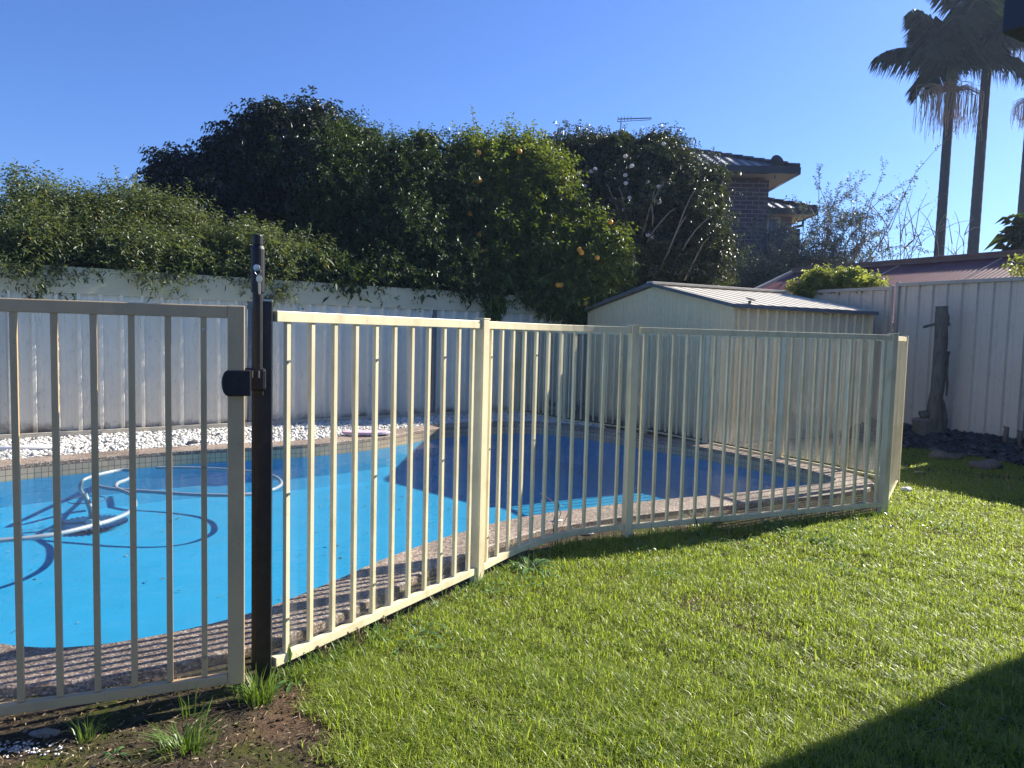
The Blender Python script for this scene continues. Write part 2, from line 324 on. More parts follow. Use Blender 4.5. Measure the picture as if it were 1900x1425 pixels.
M['leaf_mid'] = leaf_mat('mid_leaf', [(0.0, (0.014, 0.027, 0.009)), (0.6, (0.03, 0.054, 0.014)), (1.0, (0.09, 0.125, 0.025))], (0.14, 0.22, 0.015), 0.2, 0.46)
M['leaf_citrus'] = leaf_mat('citrus_leaf', [(0.0, (0.03, 0.055, 0.010)), (0.6, (0.065, 0.105, 0.014)), (1.0, (0.15, 0.185, 0.022))], (0.32, 0.40, 0.02), 0.30, 0.45)
M['leaf_camellia'] = leaf_mat('camellia_leaf', [(0.0, (0.012, 0.021, 0.010)), (0.6, (0.026, 0.040, 0.015)), (1.0, (0.07, 0.07, 0.025))], (0.14, 0.18, 0.02), 0.15, 0.4, 0.5)
M['leaf_olive'] = leaf_mat('olive_leaf', [(0.0, (0.06, 0.075, 0.05)), (1.0, (0.15, 0.17, 0.11))], (0.15, 0.18, 0.08), 0.2)
M['leaf_vine'] = leaf_mat('vine_leaf', [(0.0, (0.09, 0.13, 0.02)), (0.7, (0.2, 0.25, 0.05)), (1.0, (0.4, 0.38, 0.08))], (0.45, 0.5, 0.05), 0.4)
M['leaf_palm'] = leaf_mat('palm_leaf', [(0.0, (0.012, 0.025, 0.014)), (0.8, (0.03, 0.05, 0.02)), (1.0, (0.09, 0.09, 0.04))], (0.12, 0.2, 0.03), 0.18)
M['leaf_dry'] = leaf_mat('dry_seed_strings', [(0.0, (0.34, 0.22, 0.13)), (1.0, (0.66, 0.48, 0.30))], (0.5, 0.38, 0.25), 0.4, 0.7)
M['pebble'] = leaf_mat('white_pebble', [(0.0, (0.48, 0.45, 0.40)), (0.6, (0.70, 0.68, 0.63)), (0.97, (0.84, 0.82, 0.77)), (1.0, (0.12, 0.10, 0.09))], (0.7, 0.7, 0.65), 0.03, 0.65, 0.3)
M['slate'] = leaf_mat('slate_chip', [(0.0, (0.015, 0.017, 0.022)), (0.7, (0.05, 0.052, 0.06)), (1.0, (0.14, 0.13, 0.12))], (0.05, 0.05, 0.05), 0.02, 0.6, 0.4)

# ------------------------------------------------------------ pool, coping and ground
def catmull(pts, k=6):
    n = len(pts); out = []
    for i in range(n):
        p0, p1, p2, p3 = [Vector(pts[(i+j-1) % n]) for j in range(4)]
        for s in range(k):
            t = s/k
            out.append(0.5*((2*p1)+(p2-p0)*t+(2*p0-5*p1+4*p2-p3)*t*t+(3*p1-p0-3*p2+p3)*t**3))
    return out
POOL0 = [(-1.50,2.60),(-1.08,2.90),(-0.81,3.34),(-0.62,3.72),(-0.23,4.30),(0.2,4.72),(0.9,5.14),(1.7,5.53),(2.4,5.90),(2.70,6.10),(2.76,6.38),(2.50,7.10),
 (2.06,7.80),(1.57,8.35),(1.10,8.95),(0.40,9.45),(-0.33,9.30),(-0.96,8.75),(-1.44,7.95),(-2.08,7.33),(-2.78,6.93),(-3.25,6.62),(-3.67,6.25),(-4.12,5.80),(-4.7,5.0),(-4.9,4.2),(-4.3,3.5),(-3.2,3.2),(-2.4,2.88),(-1.9,2.62)]
PC = catmull(POOL0, 5); NP_ = len(PC)
def offset(poly, d):
    out = []; n = len(poly)
    for i in range(n):
        t = (poly[(i+1) % n]-poly[i-1]).normalized(); nrm = Vector((t.y, -t.x)); out.append(poly[i]+nrm*d)
    return out
def area(poly): return sum(poly[i].x*poly[(i+1)%len(poly)].y-poly[(i+1)%len(poly)].x*poly[i].y for i in range(len(poly)))
SG = 1 if area(PC) > 0 else -1
ZC, ZW, ZF = 0.035, -0.085, -0.42
OUT = offset(PC, SG*0.30)
def rings(loops, name, mat, uvs=False, kind='structure', cap=None, smooth=False):
    v = []; f = []; n = len(loops[0])
    for L in loops: v += [tuple(p) for p in L]
    for a in range(len(loops)-1):
        for i in range(n):
            j = (i+1) % n; f.append((a*n+i, a*n+j, (a+1)*n+j, (a+1)*n+i))
    if cap is not None: f.append(tuple((len(loops)-1)*n+i for i in range(n)))
    o = mesh_obj(name, v, f, mat, None, smooth)
    if kind: o['kind'] = kind
    if uvs:
        uvl = o.data.uv_layers.new(name='uv'); s = [0.0]
        for i in range(n): s.append(s[-1]+(Vector(loops[0][(i+1)%n])-Vector(loops[0][i])).length)
        for p in o.data.polygons:
            i = p.index % n
            for li in p.loop_indices:
                vi = o.data.loops[li].vertex_index; k = vi % n
                x = s[k] if not (k == 0 and i == n-1) else s[n]
                uvl.data[li].uv = (x, v[vi][2]+1)
    return o
z3 = lambda L, z: [(p.x, p.y, z) for p in L]
o = rings([z3(OUT, -0.05), z3(offset(PC, SG*0.297), 0.028), z3(offset(PC, SG*0.288), ZC), z3(offset(PC, SG*0.006), ZC), z3(PC, ZC-0.006), z3(PC, ZC-0.035)], 'pool_coping', M['pebblecrete'])
o = rings([z3(offset(PC, -SG*0.012), ZC-0.034), z3(offset(PC, -SG*0.012), ZW-0.012)], 'pool_tile_band', M['pool_tile'], uvs=True)
o = rings([z3(offset(PC, -SG*0.013), ZW-0.011), z3(offset(PC, -SG*0.03), ZF+0.12), z3(offset(PC, -SG*0.10), ZF+0.02), z3(offset(PC, -SG*0.2), ZF)], 'pool_basin', M['pool_floor'], cap=1)
o = rings([z3(offset(PC, -SG*0.010), ZW)], 'pool_water', M['water'], cap=1)
ctr = Vector((-1.0, 5.8))
far_ring = lambda R_: [(ctr.x+(p-ctr).normalized().x*R_, ctr.y+(p-ctr).normalized().y*R_, 0.0) for p in PC]
o = rings([z3(offset(PC, SG*0.27), 0.0), z3(offset(PC, SG*0.5), 0.0), far_ring(9), far_ring(40), far_ring(900)], 'ground', M['soil'])

# ------------------------------------------------------------ picket fence builder
def resample(path, n_from):                      # positions every 'n_from' metres along a plan polyline
    seg = []; L = 0
    for a, b in zip(path, path[1:]): seg.append((L, a, b)); L += (b-a).length
    def at(s):
        for s0, a, b in reversed(seg):
            if s >= s0: d = (b-a).normalized(); return a+d*(s-s0), d
        return seg[0][1], (seg[0][2]-seg[0][1]).normalized()
    return L, at
V2 = lambda *a: Vector(a)
def rail(mb, path, z, h, wdt, bot=False):
    # continuous bent rail (ring per vertex)
    n = len(path); base = len(mb.v)
    for i, p in enumerate(path):
        t = (path[min(i+1, n-1)]-path[max(i-1, 0)]).normalized(); s = Vector((t.y, -t.x))
        for (a, b) in ((-1,-1),(1,-1),(1,1),(-1,1)): mb.v.append((p.x+s.x*a*wdt/2, p.y+s.y*a*wdt/2, z+b*h/2))
    for i in range(n-1):
        for k in range(4):
            k2 = (k+1) % 4; mb.f.append((base+i*4+k, base+(i+1)*4+k, base+(i+1)*4+k2, base+i*4+k2))
    mb.f.append((base, base+1, base+2, base+3)); mb.f.append((base+(n-1)*4+3, base+(n-1)*4+2, base+(n-1)*4+1, base+(n-1)*4))
def picket_panel(root, path, z0, z1, mat, step=0.102, off=None, side=-1, sheet=True, rw=0.028, rh=0.036, pk=0.017, bolts=(), brh=None):
    L, at = resample(path, 0)
    a = MB(); rail(a, path, z1-rh/2, rh, rw); a.build('top_rail', mat, root, bevel=0.002)
    a = MB(); rail(a, path, z0+rh/2 if not brh else z0+brh/2, rh*0.9 if not brh else brh, rw); a.build('bottom_rail', mat, root, bevel=0.002)
    n = int(round((L-0.04)/step)); st = L/n; k = 0
    for i in range(n):
        s = st*(i+0.5) if off is None else off+i*step
        if s > L-0.02: break
        p, d = at(s)
        pm = MB().box((p.x, p.y, (z0+z1)/2), (pk, pk, z1-z0-2*rh+0.004), math.atan2(d.y, d.x)+random.uniform(-.03, .03))
        po = pm.build('picket', mat, root, bevel=0.0012); k += 1
        if i in bolts:
            sd_ = Vector((d.y, -d.x, 0))
            for zz in (z1-0.16, z1-0.62, z0+0.16):
                c = Vector((p.x, p.y, zz+random.uniform(-.01, .01))); b = MB().tube([c+sd_*0.0075, c+sd_*0.0125], 0.0055, 8)
                b.build('bolt', M['steel'], po)
    if sheet:
        q = MB(); N = max(8, int(L/0.05)); vs = []
        for i in range(N+1):
            p, d = at(L*i/N); s = Vector((d.y, -d.x))
            wv = 0.0025*math.sin(i*0.9)+0.002*math.sin(i*0.37+1)
            for zz in (z0+0.03, z1-0.045): vs.append((p.x+s.x*(side*(0.016)+wv), p.y+s.y*(side*(0.016)+wv), zz))
        q.add(vs, [(2*i, 2*i+2, 2*i+3, 2*i+1) for i in range(N)])
        q.build('clear_sheet', M['acrylic'], root, smooth=True)
def fence_post(root, p, z1, d, mat, size=0.05, name='post'):
    o = MB().box((p[0], p[1], (z1-0.06)/2), (size, size, z1+0.06), math.atan2(d.y, d.x)).build(name, mat, root, bevel=0.003)
    MB().box((p[0], p[1], z1+0.003), (size+0.004, size+0.004, 0.006), math.atan2(d.y, d.x)).build('post_cap', mat, o, bevel=0.001)
    return o
def curve3(a, b, c, n=10):
    # quadratic through control b
    return [a*(1-t)**2+b*2*t*(1-t)+c*t*t for t in [i/n for i in range(n+1)]]
Z0, Z1 = 0.05, 1.253
g2 = lambda u, v, z=0.05: V2(*G(u, v, z)[:2])
Pa, Pb, Pc, Pd = V2(-0.785, 2.43), g2(885, 1063), g2(1163, 983), g2(1638, 940)
root = thing('pool_fence', (0.6, 4.2, 0), 'cream picket pool fence along the lawn edge, from black gate post to corner post', 'fence')
d1 = (Pb-Pa).normalized(); d3 = (Pd-Pc).normalized()
picket_panel(root, [Pa, Pb-d1*0.025], Z0, Z1, M['cream'], bolts=(0, 4, 8))
m1 = Pb+d1*0.025
cen = g2(1027, 1003)
ctl = cen*2-(m1+Pc)*0.5
picket_panel(root, curve3(m1, ctl, Pc-d3*0.025, 12), Z0, Z1, M['cream'], bolts=(0, 4, 10))
picket_panel(root, [Pc+d3*0.025, Pd-d3*0.025], Z0, Z1, M['cream'], bolts=(3, 9, 17))
for p, d in ((Pb, d1), (Pc, d3), (Pd, d3)): fence_post(root, p, Z1+0.006, d, M['cream'])
# rear run, from the corner post round the far side of the pool to the back fence
P1 = V2(3.26, 6.16); P2 = V2(3.02, 6.62); P3 = V2(2.66, 7.22); P4 = V2(1.66, 9.08); P5 = V2(0.72, 9.98); P6 = V2(0.06, 11.0)
root = thing('pool_fence', (2.2, 8.0, 0), 'cream picket pool fence on the far side of the pool, before the garden shed', 'fence')
prev = Pd+(P1-Pd).normalized()*0.03
for a, b in ((prev, P1), (P1, P2), (P2, P3), (P3, V2(2.16, 8.15)), (V2(2.16, 8.15), P4), (P4, P5), (P5, P6)):
    dd = (b-a).normalized()
    picket_panel(root, [a+dd*0.02, b-dd*0.02], 0.04, Z1-0.004, M['cream'], side=1, bolts=(2,), brh=0.014)
    fence_post(root, b, Z1, dd, M['cream'], 0.045)
# gate
Ga = V2(-0.835, 2.30); gd = (V2(-1.44, 2.045)-V2(-0.82, 2.29)).normalized(); Gb = Ga+gd*0.98
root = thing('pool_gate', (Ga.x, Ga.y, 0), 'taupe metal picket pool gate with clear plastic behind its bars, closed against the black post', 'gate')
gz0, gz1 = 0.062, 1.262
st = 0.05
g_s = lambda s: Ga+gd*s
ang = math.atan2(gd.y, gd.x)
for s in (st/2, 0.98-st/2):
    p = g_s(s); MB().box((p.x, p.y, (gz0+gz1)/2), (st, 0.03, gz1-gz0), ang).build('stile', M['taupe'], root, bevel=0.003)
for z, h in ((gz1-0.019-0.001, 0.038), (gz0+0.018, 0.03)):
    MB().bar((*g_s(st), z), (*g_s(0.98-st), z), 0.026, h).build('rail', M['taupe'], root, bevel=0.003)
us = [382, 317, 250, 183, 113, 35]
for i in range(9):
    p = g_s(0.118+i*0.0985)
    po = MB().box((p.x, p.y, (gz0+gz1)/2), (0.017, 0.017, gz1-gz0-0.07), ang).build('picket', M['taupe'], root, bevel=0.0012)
    if i == 0:
        sdv = Vector((gd.y, -gd.x, 0))*-1
        for zz in (gz1-0.075, gz1-0.5, gz0+0.1):
            c = Vector((p.x, p.y, zz)); MB().tube([c+sdv*0.007, c+sdv*0.012], 0.005, 8).build('bolt', M['steel'], po)
nrm = Vector((-gd.y, gd.x, 0));
if nrm.y < 0: nrm = -nrm
q = MB(); vs = []
for i in range(21):
    p = g_s(st*0.8+(0.98-st*1.6)*i/20); wv = 0.003*math.sin(i*1.1)
    for zz in (gz0+0.02, gz1-0.02): vs.append((p.x+nrm.x*(0.016+wv), p.y+nrm.y*(0.016+wv), zz))
q.add(vs, [(2*i, 2*i+2, 2*i+3, 2*i+1) for i in range(20)]); q.build('clear_sheet', M['acrylic'], root, smooth=True)
# gate hinge-side post (mostly outside the frame)
Hp = g_s(0.98+0.05)
hr = thing('fence_post', (Hp.x, Hp.y, 0), 'cream metal fence post on the hinge side of the gate', 'fence post')
MB().box((Hp.x, Hp.y, 0.62), (0.05, 0.05, 1.28), ang).build('post', M['cream'], hr, bevel=0.003)
# black latch post
pp = V2(-0.812, 2.405)
root = thing('gate_post', (pp.x, pp.y, 0), 'black square metal gate post between the gate and the first fence panel', 'gate post')
MB().box((pp.x+0.003, pp.y, 0.61), (0.05, 0.05, 1.34), math.atan2(d1.y, d1.x)*0+0.25).build('post', M['black_paint'], root, bevel=0.003)
MB().box((pp.x+0.003, pp.y, 1.284), (0.052, 0.052, 0.008), 0.25).build('post_cap', M['steel'], root, bevel=0.002)
MB().box((pp.x-0.027, pp.y-0.010, 0.66), (0.012, 0.03, 1.2), 0.25).build('stop_strip', M['black_paint'], root)
# magnetic latch with key
lt = thing('gate_latch', (pp.x-0.004, pp.y-0.034, 0.95), 'tall black magnetic gate latch with lift knob, mounted on the black post', 'latch')
lx, ly = pp.x-0.006, pp.y-0.036
MB().tube([(lx, ly, 1.00), (lx, ly, 1.31)], 0.0155, 16).build('latch_tube', M['black_plastic'], lt, smooth=False)
MB().tube([(lx, ly, 1.305), (lx, ly, 1.31), (lx, ly, 1.445), (lx, ly, 1.455)], [0.017, 0.021, 0.021, 0.018], 20).build('latch_housing', M['black_plastic'], lt)
MB().tube([(lx, ly, 1.455), (lx, ly, 1.46), (lx, ly, 1.486), (lx, ly, 1.490)], [0.014, 0.0155, 0.0155, 0.0135], 16).build('lift_knob', M['black_plastic'], lt)
kl = MB().tube([(lx+0.004, ly-0.018, 1.385), (lx+0.004, ly-0.026, 1.385)], 0.010, 16).build('lock_barrel', M['steel'], lt)
MB().box((lx, ly+0.005, 1.005), (0.034, 0.03, 0.055), 0.2).build('latch_body', M['black_plastic'], lt, bevel=0.004)
q = MB(); q.box((lx-0.022, ly-0.012, 1.03), (0.10, 0.03, 0.075), ang+math.pi); q.build('striker_arm', M['black_plastic'], lt, bevel=0.01)
q = MB(); q.box((lx+0.012, ly-0.022, 1.048), (0.003, 0.012, 0.022), 0.2); q.box((lx-0.008, ly-0.022, 1.048), (0.003, 0.012, 0.022), 0.2); q.build('bracket', M['steel'], lt)
sp_ = g_s(0.02)
st_ = thing('gate_striker', (sp_.x, sp_.y, 1.0), 'rounded black striker block clamped on the gate stile at latch height', 'gate striker')
q = MB(); c = Vector((sp_.x, sp_.y-0.020, 1.025)); prof = []
for k in range(9):
    a = math.pi/2+math.pi*k/8; prof.append((math.cos(a)*0.018-0.022, math.sin(a)*0.040))
prof += [(0.045, -0.040), (0.045, 0.040)]
dx = -gd
poly = [c+Vector((dx.x*a, dx.y*a, b)) for a, b in prof]
q.prism(poly, (-nrm*0.022)); q.build('striker_block', M['black_plastic'], st_, bevel=0.004)
q = MB(); poly = [c-nrm*0.022+Vector((dx.x*a, dx.y*a, b)) for a, b in ((-0.03, -0.026), (-0.024, -0.028), (-0.024, 0.028), (-0.03, 0.026))]
q.prism(poly, (-nrm*0.002)); q.build('ridge', M['black_plastic'], st_)
# key
kr = thing('key', (lx+0.012, ly-0.028, 1.38), 'small brass key hanging from the latch lock by a ring', 'key')
ring = [(lx+0.010+0.009*math.sin(a), ly-0.0285+0.001*math.cos(a), 1.372+0.010*math.cos(a)) for a in [2*math.pi*i/14 for i in range(15)]]
MB().tube(ring, 0.0011, 6, cap=False).build('key_ring', M['steel'], kr)
kx = lx+0.014
hd = [(kx+0.0095*math.cos(a), ly-0.030, 1.350+0.0115*math.sin(a)) for a in [2*math.pi*i/12 for i in range(12)]]
q = MB(); q.prism(hd, (0, 0.0022, 0)); q.build('key_bow', M['brass'], kr)
q = MB(); q.prism([(kx-0.0035, ly-0.030, 1.341), (kx-0.002, ly-0.030, 1.304), (kx+0.001, ly-0.030, 1.300), (kx+0.0055, ly-0.030, 1.304), (kx+0.0038, ly-0.030, 1.312), (kx+0.005, ly-0.030, 1.318), (kx+0.0035, ly-0.030, 1.341)], (0, 0.002, 0)); q.build('key_blade', M['brass'], kr)

# ------------------------------------------------------------ sheet-metal fences
def ribbed(mb, a, b, z0, z1, nrm, pitch=0.20, depth=0.042, rib=0.032, top=None, start=0.0, subs=1):
    a = V2(*a); b = V2(*b); d = (b-a).normalized(); L = (b-a).length; pts = [(0, 0)]; s = start+pitch*0.35
    while s+rib*2 < L:
        pts += [(s, 0), (s+rib*0.45, depth), (s+rib*1.35, depth), (s+rib*1.8, 0)]; s += pitch
        pts += [(s-pitch*0.48, 0), (s-pitch*0.46, 0.004), (s-pitch*0.42, 0.004), (s-pitch*0.40, 0)]
    pts.append((L, 0)); pts = sorted(pts, key=lambda p: p[0])
    vs = []; n = V2(*nrm).normalized()
    for s_, o_ in pts:
        p = a+d*s_+n*o_; zt = z1 if top is None else top(s_)
        vs += [(p.x, p.y, z0), (p.x, p.y, zt)]
    mb.add(vs, [(2*i, 2*i+2, 2*i+3, 2*i+1) for i in range(len(pts)-1)])
def solid(o, th=0.002):
    m = o.modifiers.new('thickness', 'SOLIDIFY'); m.thickness = th; return o
bd = Vector((math.sin(R(53)), math.cos(R(53)))); bn = Vector((bd.y, -bd.x))        # towards the yard
B0 = V2(-0.7, 10.5)
bp = lambda s: B0+bd*s
root = thing('back_fence', (*bp(-2), 0), 'off-white ribbed steel fence behind the white pebbles, smooth board along its top', 'fence')
joints = [-10.2, -7.85, -5.47, -3.0, -0.5, 1.9, 4.3]
for a, b in zip(joints, joints[1:]):
    q = MB(); ribbed(q, bp(a+0.03), bp(b-0.03), -0.02, 1.50, bn, 0.198); solid(q.build('sheet', M['sheet'], root))
    q = MB(); p = bp(b)+bn*0.02; q.box((p.x, p.y, 0.76), (0.05, 0.05, 1.56), math.atan2(bd.y, bd.x)); q.build('post', M['dark_trim'], root, bevel=0.004)
    q = MB(); q.bar((*(bp(a+.02)+bn*0.045), 1.625), (*(bp(b+.017)+bn*0.045), 1.625), 0.018, 0.27); q.build('top_board', M['plank'], root, bevel=0.003)
q = MB(); q.bar((*(bp(-10.2)+bn*0.05), 0.055), (*(bp(4.3)+bn*0.05), 0.045), 0.03, 0.05); q.build('bottom_rail', M['trim'], root, bevel=0.004)
rd = Vector((-0.47, 0.883)).normalized(); rn = Vector((-0.883, -0.47)).normalized()
F0 = V2(5.0, 9.75)
fp = lambda s: F0+rd*s
root = thing('side_fence', (*fp(0), 0), 'weathered pale grey ribbed steel fence on the right, behind the tree stump', 'fence')
for a, b, zt in ((-5.6, -3.55, 1.965), (-3.45, -1.745, 1.965), (-1.655, -0.045, 1.955), (0.045, 2.25, 1.915), (2.35, 4.2, 1.90)):
    q = MB(); ribbed(q, fp(b), fp(a), -0.02, zt, rn, 0.182, 0.03, 0.03); solid(q.build('sheet', M['sheet_right'], root))
    q = MB(); q.bar((*(fp(a)+rn*0.02), zt), (*(fp(b)+rn*0.02), zt), 0.05, 0.045); q.build('top_rail', M['trim'], root, bevel=0.004)
    for e in (a, b):
        p = fp(e)+rn*0.018; q = MB(); q.box((p.x, p.y, zt/2+0.012), (0.04, 0.055, zt+0.05), math.atan2(rd.y, rd.x)); q.build('post', M['trim'], root, bevel=0.004)
# ------------------------------------------------------------ garden shed
Rv = Vector((0.883, 0.47)).normalized(); Gv = Vector((-0.47, 0.883)).normalized()
C0 = V2(2.52, 8.5); W_, L_ = 2.93, 2.36; ze, zr = 1.585, 1.875
def sp3(a, b, z): p = C0+Gv*a+Rv*b; return (p.x, p.y, z)
root = thing('garden_shed', sp3(W_/2, L_/2, 0), 'low cream ribbed-metal garden shed with a shallow gabled roof in the far right corner', 'shed')
topf = lambda s: ze-0.02+(zr-ze)*(1-abs(s-W_/2)/(W_/2))
q = MB(); ribbed(q, sp3(0,0,0)[:2], sp3(W_,0,0)[:2], 0.0, 0, -Rv, 0.15, 0.006, 0.012, top=topf); q.build('gable_wall', M['shed_wall'], root)
q = MB(); ribbed(q, sp3(W_,L_,0)[:2], sp3(0,L_,0)[:2], 0.0, 0, Rv, 0.15, 0.006, 0.012, top=topf); q.build('gable_wall', M['shed_wall'], root)
q = MB(); ribbed(q, sp3(0,0,0)[:2], sp3(0,L_,0)[:2], 0.0, ze-0.02, -Gv, 0.155, 0.018, 0.026); q.build('side_wall', M['shed_wall'], root)
q = MB(); ribbed(q, sp3(W_,L_,0)[:2], sp3(W_,0,0)[:2], 0.0, ze-0.02, Gv, 0.155, 0.018, 0.026); q.build('side_wall', M['shed_wall'], root)
q = MB(); q.bar(sp3(-0.012,-0.012,0.0), sp3(-0.012,-0.012,ze-0.03), 0.03, 0.03, up=(Rv.x,Rv.y,0)); q.build('corner_trim', M['shed_wall'], root)
for sgn in (0, 1):
    q = MB(); n_ = 0; bb = -0.06; vs = []; pr = []
    while bb < L_+0.06:
        for o_, h_ in ((0,0),(0.008,0.007),(0.026,0.007),(0.034,0)): pr.append((bb+o_, h_))
        bb += 0.19
    pr.append((L_+0.06, 0))
    for b_, h_ in pr:
        for a_, z_ in (((-0.06), ze-0.006), (W_/2, zr+0.006)):
            a2 = a_ if sgn == 0 else W_-a_
            vs.append((*sp3(a2, b_, 0)[:2], z_+h_))
    q.add(vs, [(2*i, 2*i+2, 2*i+3, 2*i+1) for i in range(len(pr)-1)]); solid(q.build('roof', M['shed_roof'], root), 0.002)
q = MB()
q.bar(sp3(W_/2,-0.07,zr+0.03), sp3(W_/2,L_+0.07,zr+0.03), 0.13, 0.03); q.build('ridge_cap', M['shed_roof'], root, bevel=0.004)
q = MB(); q.bar(sp3(-0.07,-0.07,ze-0.012), sp3(-0.07,L_+0.07,ze-0.012), 0.03, 0.045); q.build('eave_trim', M['dark_trim'], root)
for a0, a1 in ((-0.07, W_/2), (W_+0.07, W_/2)):
    q = MB(); q.bar(sp3(a0,-0.075,ze-0.01), sp3(a1,-0.075,zr+0.01), 0.02, 0.04); q.build('barge_trim', M['dark_trim'], root)
# small solar light on the shed eave
c = Vector(D(1391, 560, 8.75))
sl = thing('solar_light', c, 'tiny dark solar light standing on the eave edge of the shed roof', 'light')
MB().tube([c+Vector((0,0,-0.02)), c+Vector((0,0,0.012))], [0.016, 0.02], 10).build('lamp_body', M['black_plastic'], sl)
MB().box(c+Vector((0.01,0,0.03)), (0.10, 0.06, 0.008), 0.3, rot=(Matrix.Rotation(0.3,3,'Y'))).build('solar_panel', M['dark_trim'], sl)
# ------------------------------------------------------------ red roofed outbuilding beyond the side fence
K0 = V2(*D(1480, 503, 15.1)[:2]); zk = D(1480, 503, 15.1).z
def kp(s, w_, z): p = K0+rd*s-rn*(-w_)*1.0; return (p.x, p.y, z)
# w_ positive = towards the yard (rn), s negative = towards the viewer
def roofgrid(s0, s1, w0, w1, z0_, z1_, per=0.076, amp=0.011):
    mb = MB(); n = int((s1-s0)/per*6); vs = []
    for i in range(n+1):
        s = s0+(s1-s0)*i/n; h = amp*math.sin(2*math.pi*s/per)
        vs += [(*kp(s, w0, 0)[:2], z0_+h), (*kp(s, w1, 0)[:2], z1_+h)]
    mb.add(vs, [(2*i, 2*i+2, 2*i+3, 2*i+1) for i in range(n)]); return mb
root = thing('outbuilding', kp(-5, 0, 0), 'outbuilding with a dark red corrugated roof rising above the side fence', 'outbuilding')
pitch = 0.40; wE = 2.85
roofgrid(-10, 0, 0, wE, zk, zk-wE*pitch).build('roof', M['red_roof'], root, smooth=True)
roofgrid(-10, 0, 0, -wE, zk, zk-wE*pitch).build('roof', M['red_roof'], root, smooth=True)
q = MB(); q.bar(kp(-10.0, 0, zk+0.035), kp(0.03, 0, zk+0.035), 0.34, 0.03); q.bar(kp(-10.0, 0.13, zk-0.0), kp(0.03, 0.13, zk-0.0), 0.02, 0.09); q.build('ridge_cap', M['red_flash'], root)
for sg in (1, -1):
    q = MB(); q.bar(kp(0.04, 0, zk+0.02), kp(0.04, sg*wE, zk+0.02-wE*pitch), 0.10, 0.05); q.build('barge', M['trim'], root)
for s in (-2.35, -4.05, -5.6, -7.2):
    q = MB(); q.bar(kp(s, 0.2, zk-0.2*pitch+0.018), kp(s, wE, zk-wE*pitch+0.018), 0.012, 0.012); q.build('lap_seam', M['trim'], root)
q = MB(); zz = zk-wE*pitch
q.prism([kp(-0.1, wE-0.3, 0), kp(-0.1, -wE+0.3, 0), kp(-0.1, -wE+0.3, zz+0.08), kp(-0.1, 0, zk-0.05), kp(-0.1, wE-0.3, zz+0.08)], Vector(kp(-9.8,0,0))-Vector(kp(-0.1,0,0))); q.build('wall', M['brick_grey'], root)

# ------------------------------------------------------------ two-storey brick house
YH = 22.0
root = thing('brick_house', (4.0, 26, 0), 'two-storey dark brick house with black tiled hip roof behind the trees', 'house')
wr = D(1424, 400, YH).x; xl = -1.5
q = MB(); q.box(((xl+wr)/2, YH+5, 3.4), (wr-xl, 10, 4.9)); q.build('wall', M['brick_dark'], root)
ez = D(1424, 332, YH).z; ov = 0.62
def hip(x0, x1, y0, y1, z, pt, name='roof'):
    h = min(x1-x0, y1-y0)/2*pt; m_ = min(x1-x0, y1-y0)/2
    if x1-x0 > y1-y0: r0, r1 = (x0+m_, (y0+y1)/2, z+h), (x1-m_, (y0+y1)/2, z+h)
    else: r0, r1 = ((x0+x1)/2, y0+m_, z+h), ((x0+x1)/2, y1-m_, z+h)
    c = [(x0,y0,z),(x1,y0,z),(x1,y1,z),(x0,y1,z)]
    q = MB()
    if x1-x0 > y1-y0: q.add(c+[r0, r1], [(0,1,5,4),(1,2,5),(2,3,4,5),(3,0,4)])
    else: q.add(c+[r0, r1], [(0,1,4),(1,2,5,4),(2,3,5),(3,0,4,5)])
    ro = q.build(name, M['tiles'], root)
    q = MB()
    for a, b in ((c[0], r0), (c[1], r1 if x1-x0 > y1-y0 else r0), (r0, r1)):
        a = Vector(a); b = Vector(b); n = max(2, int((b-a).length/0.36))
        for i in range(n): q.tube([a.lerp(b, i/n)+Vector((0,0,0.03)), a.lerp(b, (i+1)/n)+Vector((0,0,0.012))], [0.085, 0.07], 8)
    q.build('ridge_tiles', M['tiles'], ro)
    return h
H_ = hip(xl-ov, wr+ov, YH-ov, YH+10+ov, ez+0.22, 0.40)
def eaves(x0, x1, y0, y1, z, par, hgt=0.2):
    q = MB()
    for a, b in (((x0,y0),(x1,y0)),((x1,y0),(x1,y1)),((x0,y0),(x0,y1))): q.bar((*a, z+hgt/2), (*b, z+hgt/2), 0.12, hgt)
    q.build('gutter', M['gutter'], par)
    q = MB(); q.box(((x0+x1)/2, (y0+y1)/2, z+0.03), (x1-x0-0.02, y1-y0-0.02, 0.03)); q.build('soffit', M['soffit'], par)
eaves(xl-ov, wr+ov, YH-ov, YH+10+ov, ez+0.02, root, 0.20)
# lower storey and its skirt roof
z_l = D(1380, 462, YH-1.2).z
q = MB(); q.box(((xl+wr)/2-0.1, YH+4, z_l/2-0.1), (wr-xl, 10.4, z_l)); q.build('lower_wall', M['brick_dark'], root)
q = MB(); a = wr-0.1
q.prism([(xl, YH-1.75, z_l-0.22), (xl, YH-1.75, z_l-0.02), (xl, YH+0.0, z_l+0.16), (xl, YH+0.0, z_l-0.22)], (a-xl, 0, 0)); q.build('skirt_roof', M['gutter'], root)
